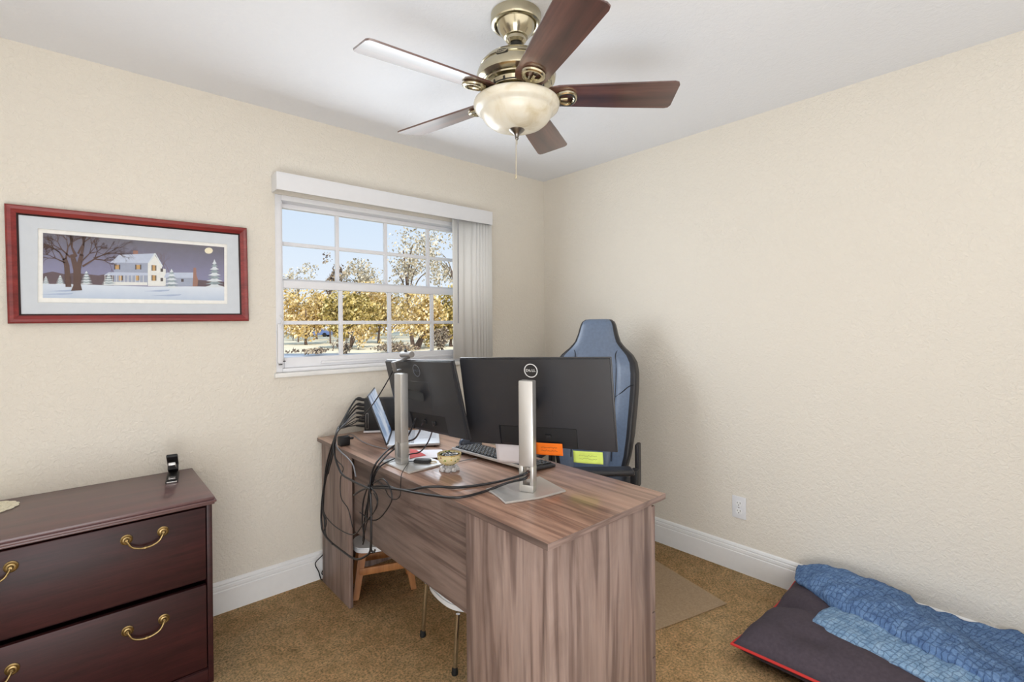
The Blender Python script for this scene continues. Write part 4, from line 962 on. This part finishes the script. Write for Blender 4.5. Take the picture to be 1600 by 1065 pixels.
mh = MB().lathe([(0, 2.300), (.03, 2.299), (.05, 2.294), (.082, 2.287), (.112, 2.272), (.128, 2.254), (.1285, 2.250), (.126, 2.248), (.1265, 2.245), (.136, 2.234), (.140, 2.220), (.137, 2.206), (.126, 2.196), (.118, 2.193), (.116, 2.189), (.102, 2.184), (.098, 2.166), (.085, 2.162), (.078, 2.140), (0, 2.140)], (FC.x, FC.y, 0), 64).build('motor_housing', M['fan_brass'], fan)
k = MB()
for q in range(15):
    a = 2*PI*q/15; k.box((-.001, -.016, 0), (.0012, .016, .004), mat=Matrix.Translation((FC.x, FC.y, 2.1945)) @ Matrix.Rotation(a, 4, 'Z') @ Matrix.Translation((.1225, 0, 0)))
    k.box((-.001, -.004, 0), (.0012, .004, .017), mat=Matrix.Translation((FC.x, FC.y, 2.167)) @ Matrix.Rotation(a+.2, 4, 'Z') @ Matrix.Translation((.1, 0, 0)))
k.lathe([(.118, 2.1950), (.1222, 2.1950), (.1222, 2.1975), (.118, 2.1975), (.118, 2.1950)], (FC.x, FC.y, 0), 48).lathe([(.0965, 2.168), (.0998, 2.168), (.0998, 2.172), (.0965, 2.172), (.0965, 2.168)], (FC.x, FC.y, 0), 48)
k.build('vent_slot', M['fan_dark'], mh)
# oval badge facing the camera
ba_ = math.atan2(CAM.y-FC.y, CAM.x-FC.x)-.38; bd_ = V(math.cos(ba_), math.sin(ba_), 0)
bt = Matrix((V(-bd_.y, bd_.x, 0), (V(0, 0, 1)*.62-bd_*-.0-bd_*.75).normalized(), V(0, 0, 1))).transposed().to_4x4()
nrm = (bd_*.88+V(0, 0, .48)).normalized(); tx = V(-bd_.y, bd_.x, 0); ty_ = nrm.cross(tx)
bt = Matrix((tx, ty_, nrm)).transposed().to_4x4(); bt.translation = V(FC.x, FC.y, 2.247)+bd_*.1275
bdg = MB().prism([(.021*math.cos(2*PI*q/32), .0115*math.sin(2*PI*q/32), -.002) for q in range(32)], V(0, 0, .0055), mat=bt).build('badge', M['fan_dark'], mh)
lt_ = MB(); add_text(lt_, 'Hunter', .0125, bt @ Matrix.Translation((0, 0, .0038)) @ Matrix.Shear('XZ', 4, (0, 0)) )
lt_.tube([(.0195*math.cos(2*PI*q/32), .0102*math.sin(2*PI*q/32), .0038) for q in range(32)], .0007, 5, closed=True, mat=bt); lt_.build('badge_lettering', M['chain'], bdg, smooth=False)
# light bowl
MB().lathe([(0, 2.1405), (.118, 2.1405), (.122, 2.139), (.122, 2.131), (0, 2.131)], (FC.x, FC.y, 0), 56).build('bowl_fitter', M['fan_brass'], fan)
MB().lathe([(.118, 2.136), (.141, 2.135), (.1495, 2.129), (.152, 2.120), (.1505, 2.1175), (.151, 2.114), (.148, 2.111), (.1485, 2.1075), (.141, 2.101), (.133, 2.097), (.1285, 2.094), (.126, 2.089), (.122, 2.080), (.112, 2.066), (.095, 2.052), (.072, 2.042), (.045, 2.036), (.02, 2.034), (0, 2.034), (0, 2.040), (.03, 2.041), (.06, 2.046), (.088, 2.056), (.108, 2.072), (.120, 2.090), (.134, 2.104), (.144, 2.120), (.138, 2.128), (.118, 2.130)], (FC.x, FC.y, 0), 64).build('light_bowl', M['alab'], fan, angle=60)
MB().lathe([(0, 2.038), (.027, 2.037), (.028, 2.034), (.023, 2.028), (.013, 2.021), (.008, 2.013), (.006, 2.008), (.007, 2.004), (.004, 1.999), (0, 1.998)], (FC.x, FC.y, 0), 24).build('finial', M['nickel'], fan)
k = MB(); k.tube([(FC.x-.004, FC.y, 2.0), (FC.x-.005, FC.y, 1.872)], .0013, 6).lathe([(0, 1.86), (.0035, 1.862), (.004, 1.868), (.002, 1.876), (0, 1.876)], (FC.x-.005, FC.y, 0), 10)
k.tube([(FC.x+.004, FC.y+.003, 2.0), (FC.x+.004, FC.y+.003, 1.985)], .0013, 6); k.build('pull_chain', M['chain'], fan)
a0 = R(174.22)
def blade_geo(mb):
    n = 10; L0, L1 = .108, .560
    up = []; pts = [(L0, -.036), (L0+.012, -.046), (L0+.04, -.054), (.36, -.064), (L1-.02, -.070), (L1-.006, -.066), (L1, -.054), (L1, .054), (L1-.006, .066), (L1-.02, .070), (.36, .064), (L0+.04, .054), (L0+.012, .046), (L0, .036)]
    mb.prism([(x, y, 0) for x, y in pts], V(0, 0, .006), .001)
bmesh_blade = None
for q in range(5):
    ang = a0-q*2*PI/5
    mt = Matrix.Translation(V(FC.x, FC.y, BZ)-V(FC.x, FC.y, H)) @ Matrix.Rotation(ang, 4, 'Z')
    mt2 = mt @ Matrix.Rotation(R(-12), 4, 'X')
    if q == 0:
        k = MB(); blade_geo(k); o = k.build('blade', M['blade'], fan, local=True); bdata = o.data
        k = MB()   # open-loop blade bracket under the blade root
        lp_ = [(.172+.034*math.cos(t*2*PI/28), .031*math.sin(t*2*PI/28)*(1+.18*math.cos(t*2*PI/28)), -.006) for t in range(28)]
        k.tube(lp_, .0085, 10, closed=True)
        k.tube([(.150, 0, -.006), (.135, 0, -.007), (.112, 0, -.002), (.085, 0, .010)], [.010, .013, .012, .012], 10)
        k.tube([(.146, .016, -.006), (.158, .004, -.007), (.180, .004, -.006)], .006, 8)
        for sx, sy in ((.203, 0), (.172, .031), (.172, -.031)): k.lathe([(0, -.014), (.004, -.013), (.005, -.010), (0, -.009)], (sx, sy, 0), 10)
        o2 = k.build('blade_bracket', M['fan_brass'], o, local=True); kdata = o2.data
    else:
        o = bpy.data.objects.new('blade', bdata); COL.objects.link(o); o.parent = fan
        o2 = bpy.data.objects.new('blade_bracket', kdata); COL.objects.link(o2); o2.parent = o
    o.matrix_local = mt2

# ------------------------------------------------------------------ outdoors
GZ = -.30
g = MB(); g.box((-40, .6, GZ-.1), (90, 120, GZ)); struct(g.build('ground', M['lawn'], angle=0))
fw = V(.62, .78, 0).normalized(); sd = V(fw.y, -fw.x, 0); base0 = V(CAM.x, CAM.y, 0)
def far(px, d_): r_ = ray(px, 510); return V(CAM.x+r_.x*d_, CAM.y+r_.y*d_, GZ)
def bandstrip(name, d0, d1, mat, label):
    k = MB(); k.prism([far(150, d0)+V(0, 0, .001), far(1000, d0)+V(0, 0, .001), far(1000, d1)+V(0, 0, .001), far(150, d1)+V(0, 0, .001)], V(0, 0, .02)); o = k.build(name, mat, angle=0); struct(o); return o
bandstrip('road', 22, 29.5, M['road'], '')
def leaves(mb, c, r, n, size, rr, sparse=0, hole=.0, mi=0):
    t = bmesh.new()
    for _ in range(n):
        while True:
            p = V(rr.uniform(-1, 1), rr.uniform(-1, 1), rr.uniform(-1, 1))
            if p.length <= 1: break
        q = V(p.x*r[0], p.y*r[1], p.z*r[2])+c
        if noise.noise(q*.55+V(3, 1, 7)) < hole: continue
        s = size*rr.uniform(.5, 1.3); a = V(rr.gauss(0, 1), rr.gauss(0, 1), rr.gauss(0, 1)).normalized(); b = a.orthogonal().normalized(); a2 = a.cross(b)
        t.faces.new([t.verts.new(q+b*s+a2*s*.2), t.verts.new(q+a2*s*.55), t.verts.new(q-b*s+a2*s*.1), t.verts.new(q-a2*s*.5)])
    mb._take(t, mi)
def tree(label, px, d_, h0, h1, wd, mat, n, size, hole, seed, trunk_r=.16, name='tree', lean=0, cat='tree'):
    rr = random.Random(seed); b = far(px, d_); o = thing(name, label, cat, b)
    L = MB(); hm = (h1-h0)
    for q in range(7):
        a = rr.uniform(0, 6.28); f_ = rr.uniform(.15, .6)
        c = b+V(math.cos(a)*wd*f_, math.sin(a)*wd*f_, h0+hm*rr.uniform(.25, .75)); r_ = (wd*rr.uniform(.4, .65), wd*rr.uniform(.4, .65), hm*rr.uniform(.28, .42))
        leaves(L, c, r_, n//7, size, rr, hole=hole)
    L.build('crown', mat, o, smooth=False)
    if trunk_r:
        K = MB(); top = b+V(lean, 0, h0+hm*.6)
        K.tube(smooth_path([b, b+V(lean*.3, .1, h0*.6), b+V(lean*.7, -.1, h0+hm*.2), top], 4), [trunk_r*(1-.06*q) for q in range(13)], 8)
        for q in range(6):
            a = rr.uniform(0, 6.28); s0 = b+V(lean*.5, 0, h0+hm*rr.uniform(0, .3)); K.tube(smooth_path([s0, s0+V(math.cos(a)*wd*.3, math.sin(a)*wd*.3, hm*.25), s0+V(math.cos(a)*wd*.6, math.sin(a)*wd*.6, hm*.35)], 4), [trunk_r*.4*(1-.09*q2) for q2 in range(9)], 6)
        K.build('trunk', M['bark'], o)
    return o
tree('bushy golden tree outside the lower left window panes', 478, 44, .6, 5.0, 2.9, M['leaf_gold'], 4200, .17, -.14, 1)
tree('pale sparse tree outside the upper left panes, low above the meeting rail', 466, 52, 4.4, 8.6, 2.4, M['leaf_pale'], 1100, .17, .03, 2, .08)
tree('golden green tree outside the second column of lower panes', 548, 36, .0, 4.3, 2.4, M['leaf_green'], 4600, .15, -.16, 3)
tree('golden tree behind the second and third columns of panes', 592, 46, .6, 5.4, 3.4, M['leaf_gold'], 5000, .17, -.18, 4)
tree('tall pale tree reaching up behind the third column of panes', 645, 40, 3.4, 10.6, 2.8, M['leaf_pale'], 3400, .14, .02, 5, .18, lean=-.8)
tree('golden tree with a dark leaning trunk outside the right panes', 650, 34, .9, 4.2, 2.3, M['leaf_gold'], 4200, .14, -.16, 6, .26, lean=1.2)
tree('thin pale tree outside the second column of upper panes', 563, 50, 4.0, 9.0, 2.9, M['leaf_pale'], 3000, .16, -.02, 7, .1)
tree('golden tree outside the rightmost visible column of panes', 705, 38, .4, 4.6, 2.8, M['leaf_green'], 4200, .15, -.16, 8)
tree('tall sparse tree behind the rightmost column of upper panes', 712, 44, 4.2, 11.0, 3.0, M['leaf_pale'], 2400, .15, .04, 9, .14)
tree('narrow dusky tree between the first two columns of upper panes', 516, 47, 4.2, 8.4, 1.3, M['leaf_dark'], 1000, .15, -.02, 18, .09)
tree('dusky shrub outside the bottom right pane', 690, 30, .1, 1.5, .8, M['leaf_dark'], 900, .10, -.1, 10, .05, 'shrub', cat='shrub')
tree('low shrub in the second column of the bottom row of panes', 541, 29, .0, 1.7, .6, M['leaf_dark'], 900, .11, -.15, 11, .05, 'shrub', cat='shrub')
tree('small yellow-green shrub between the first two bottom panes', 520, 33, .0, 1.3, .6, M['leaf_green'], 600, .10, -.1, 12, .04, 'shrub', cat='shrub')
tree('long low hedge shrub under the third column of panes', 625, 31, .0, .55, 1.9, M['leaf_dark'], 1300, .10, -.1, 13, 0, 'shrub', cat='shrub')
tree('pale shrub far off in the bottom left pane', 458, 58, .2, 2.0, 2.4, M['leaf_gold'], 1200, .16, -.05, 14, .06, 'shrub', cat='shrub')
tree('flat dark leaves standing in for a shadow on the lawn in the bottom left pane', 482, 27.5, .0, .42, 1.3, M['leaf_dark'], 900, .10, -.08, 15, 0, 'shrub', cat='shrub')  # low dark leaves added in place of a ground shadow
tree('wide golden tree far behind all the window panes', 610, 62, .6, 6.6, 7.5, M['leaf_gold'], 4200, .24, -.1, 16)
tree('wide pale tree far behind the left panes', 495, 64, .8, 6.2, 7, M['leaf_gold'], 2600, .24, -.02, 17)
# parked car far off
cb = far(497, 78); cb
tree('pale golden shrub standing left of the dusky low shrub in the second column', 560, 34, .0, 1.7, .9, M['leaf_gold'], 900, .11, -.12, 21, .04, 'shrub', cat='shrub')
tree('pale golden shrub before the trunks under the third column of panes', 612, 36, .0, 1.5, 1.0, M['leaf_gold'], 900, .11, -.10, 22, .04, 'shrub', cat='shrub')
tree('green shrub right of the leaning trunk in the bottom row of panes', 676, 35, .0, 1.9, .8, M['leaf_green'], 800, .11, -.10, 23, .04, 'shrub', cat='shrub')
k = MB(); rr = random.Random(33)
for q in range(46):
    c_ = far(-500+q*42, 84+rr.uniform(-4, 4)); hh = rr.uniform(3.2, 6.5)
    leaves(k, c_+V(0, 0, hh*.5), (4.2, 4.2, hh*.55), 420, .34, rr, hole=-.2)
o = k.build('distant_woodland', M['leaf_gold'], smooth=False); o['kind'] = 'stuff'; tag(o, 'hazy golden line of woodland far behind all the trees outside', 'woodland')
car = thing('car', 'small blue car parked far off, seen through the bottom left pane', 'car', cb, (0, 0, R(-40)))
MB().prism([(-2.1, -.85, .3), (2.1, -.85, .3), (2.1, -.85, .8), (1.2, -.85, .95), (.7, -.85, 1.42), (-1.2, -.85, 1.45), (-1.9, -.85, .98), (-2.1, -.85, .85)], V(0, 1.7, 0), .06).build('body', M['carblue'], car, local=True)
MB().prism([(-1.15, -.87, .98), (1.0, -.87, .98), (.62, -.87, 1.34), (-1.1, -.87, 1.36)], V(0, 1.74, 0)).build('window', M['carglass'], car, local=True)
for sx in (-1.3, 1.3):
    for sy in (-.8, .8): MB().lathe([(0, -.1), (.33, -.1), (.33, .1), (0, .1)], seg=20, mat=Matrix.Translation((sx, sy, .33)) @ Matrix.Rotation(R(90), 4, 'X')).build('wheel', M['rubber'], car, local=True)

# ------------------------------------------------------------------ light
wd = bpy.data.worlds.new('sky'); SC.world = wd; wd.use_nodes = True
nt = wd.node_tree; bg = nt.nodes['Background']
tc = nt.nodes.new('ShaderNodeTexCoord'); sp = nt.nodes.new('ShaderNodeSeparateXYZ'); nt.links.new(tc.outputs['Generated'], sp.inputs[0])
rp = nt.nodes.new('ShaderNodeValToRGB'); e = rp.color_ramp.elements; e[0].position = 0; e[0].color = srgb(236, 243, 251); e[1].position = .5; e[1].color = srgb(178, 208, 242)
m2 = e.new(.16); m2.color = srgb(216, 231, 247)
nt.links.new(sp.outputs['Z'], rp.inputs['Fac']); nt.links.new(rp.outputs['Color'], bg.inputs['Color']); bg.inputs['Strength'].default_value = 1.05
def light(name, typ, loc, energy, col=(1, 1, 1), size=None, target=None, rot=None):
    l_ = bpy.data.lights.new(name, typ); l_.energy = energy; l_.color = col
    if typ == 'AREA': l_.shape = 'RECTANGLE'; l_.size, l_.size_y = size
    elif typ == 'SUN': l_.angle = R(1)
    o = bpy.data.objects.new(name, l_); COL.objects.link(o); o.location = loc
    if target is not None: o.rotation_euler = (Vector(target)-Vector(loc)).to_track_quat('-Z', 'Y').to_euler()
    return o
light('sun', 'SUN', (0, -5, 10), 3.2, (1, .95, .86), target=(4, 9, 0))
light('window_fill', 'AREA', (-1.38, -.10, 1.58), 14, (.86, .93, 1), (.98, .78), target=(-1.38, -2, 1.40))  # added area light just inside the panes, boosting the daylight
light('front_fill', 'AREA', (-1.9, -3.4, 1.5), 19, (1, .985, .97), (3.2, 1.7), target=(-1.7, 0, 1.1))  # unseen soft fill added behind the camera
light('side_fill', 'AREA', (-3.7, -1.9, 1.5), 9, (1, .985, .97), (2.4, 1.6), target=(0, -1.7, 1.3))  # added fill from the left, stands for no lamp in the room
light('up_fill', 'AREA', (-2.85, -2.9, .35), 36, (.90, .95, 1), (1.6, 1.0), target=(-1.3, -1.0, 2.44))  # unseen upward fill added to brighten the ceiling
light('overhead_fill', 'AREA', (-2.7, -2.9, 2.40), 8, (1, .97, .93), (1.6, .8), target=(-1.5, -1.2, .3))  # extra overhead fill added out of view, no fixture there
SC.view_settings.view_transform = 'Standard'; SC.view_settings.look = 'None'; SC.view_settings.exposure = 0; SC.view_settings.gamma = 1
try:
    SC.cycles.max_bounces = 8; SC.cycles.diffuse_bounces = 5; SC.cycles.transparent_max_bounces = 12; SC.cycles.use_denoising = True; SC.cycles.sample_clamp_indirect = 6
except Exception: pass
for o in bpy.data.objects:
    if '_w' in o: del o['_w']
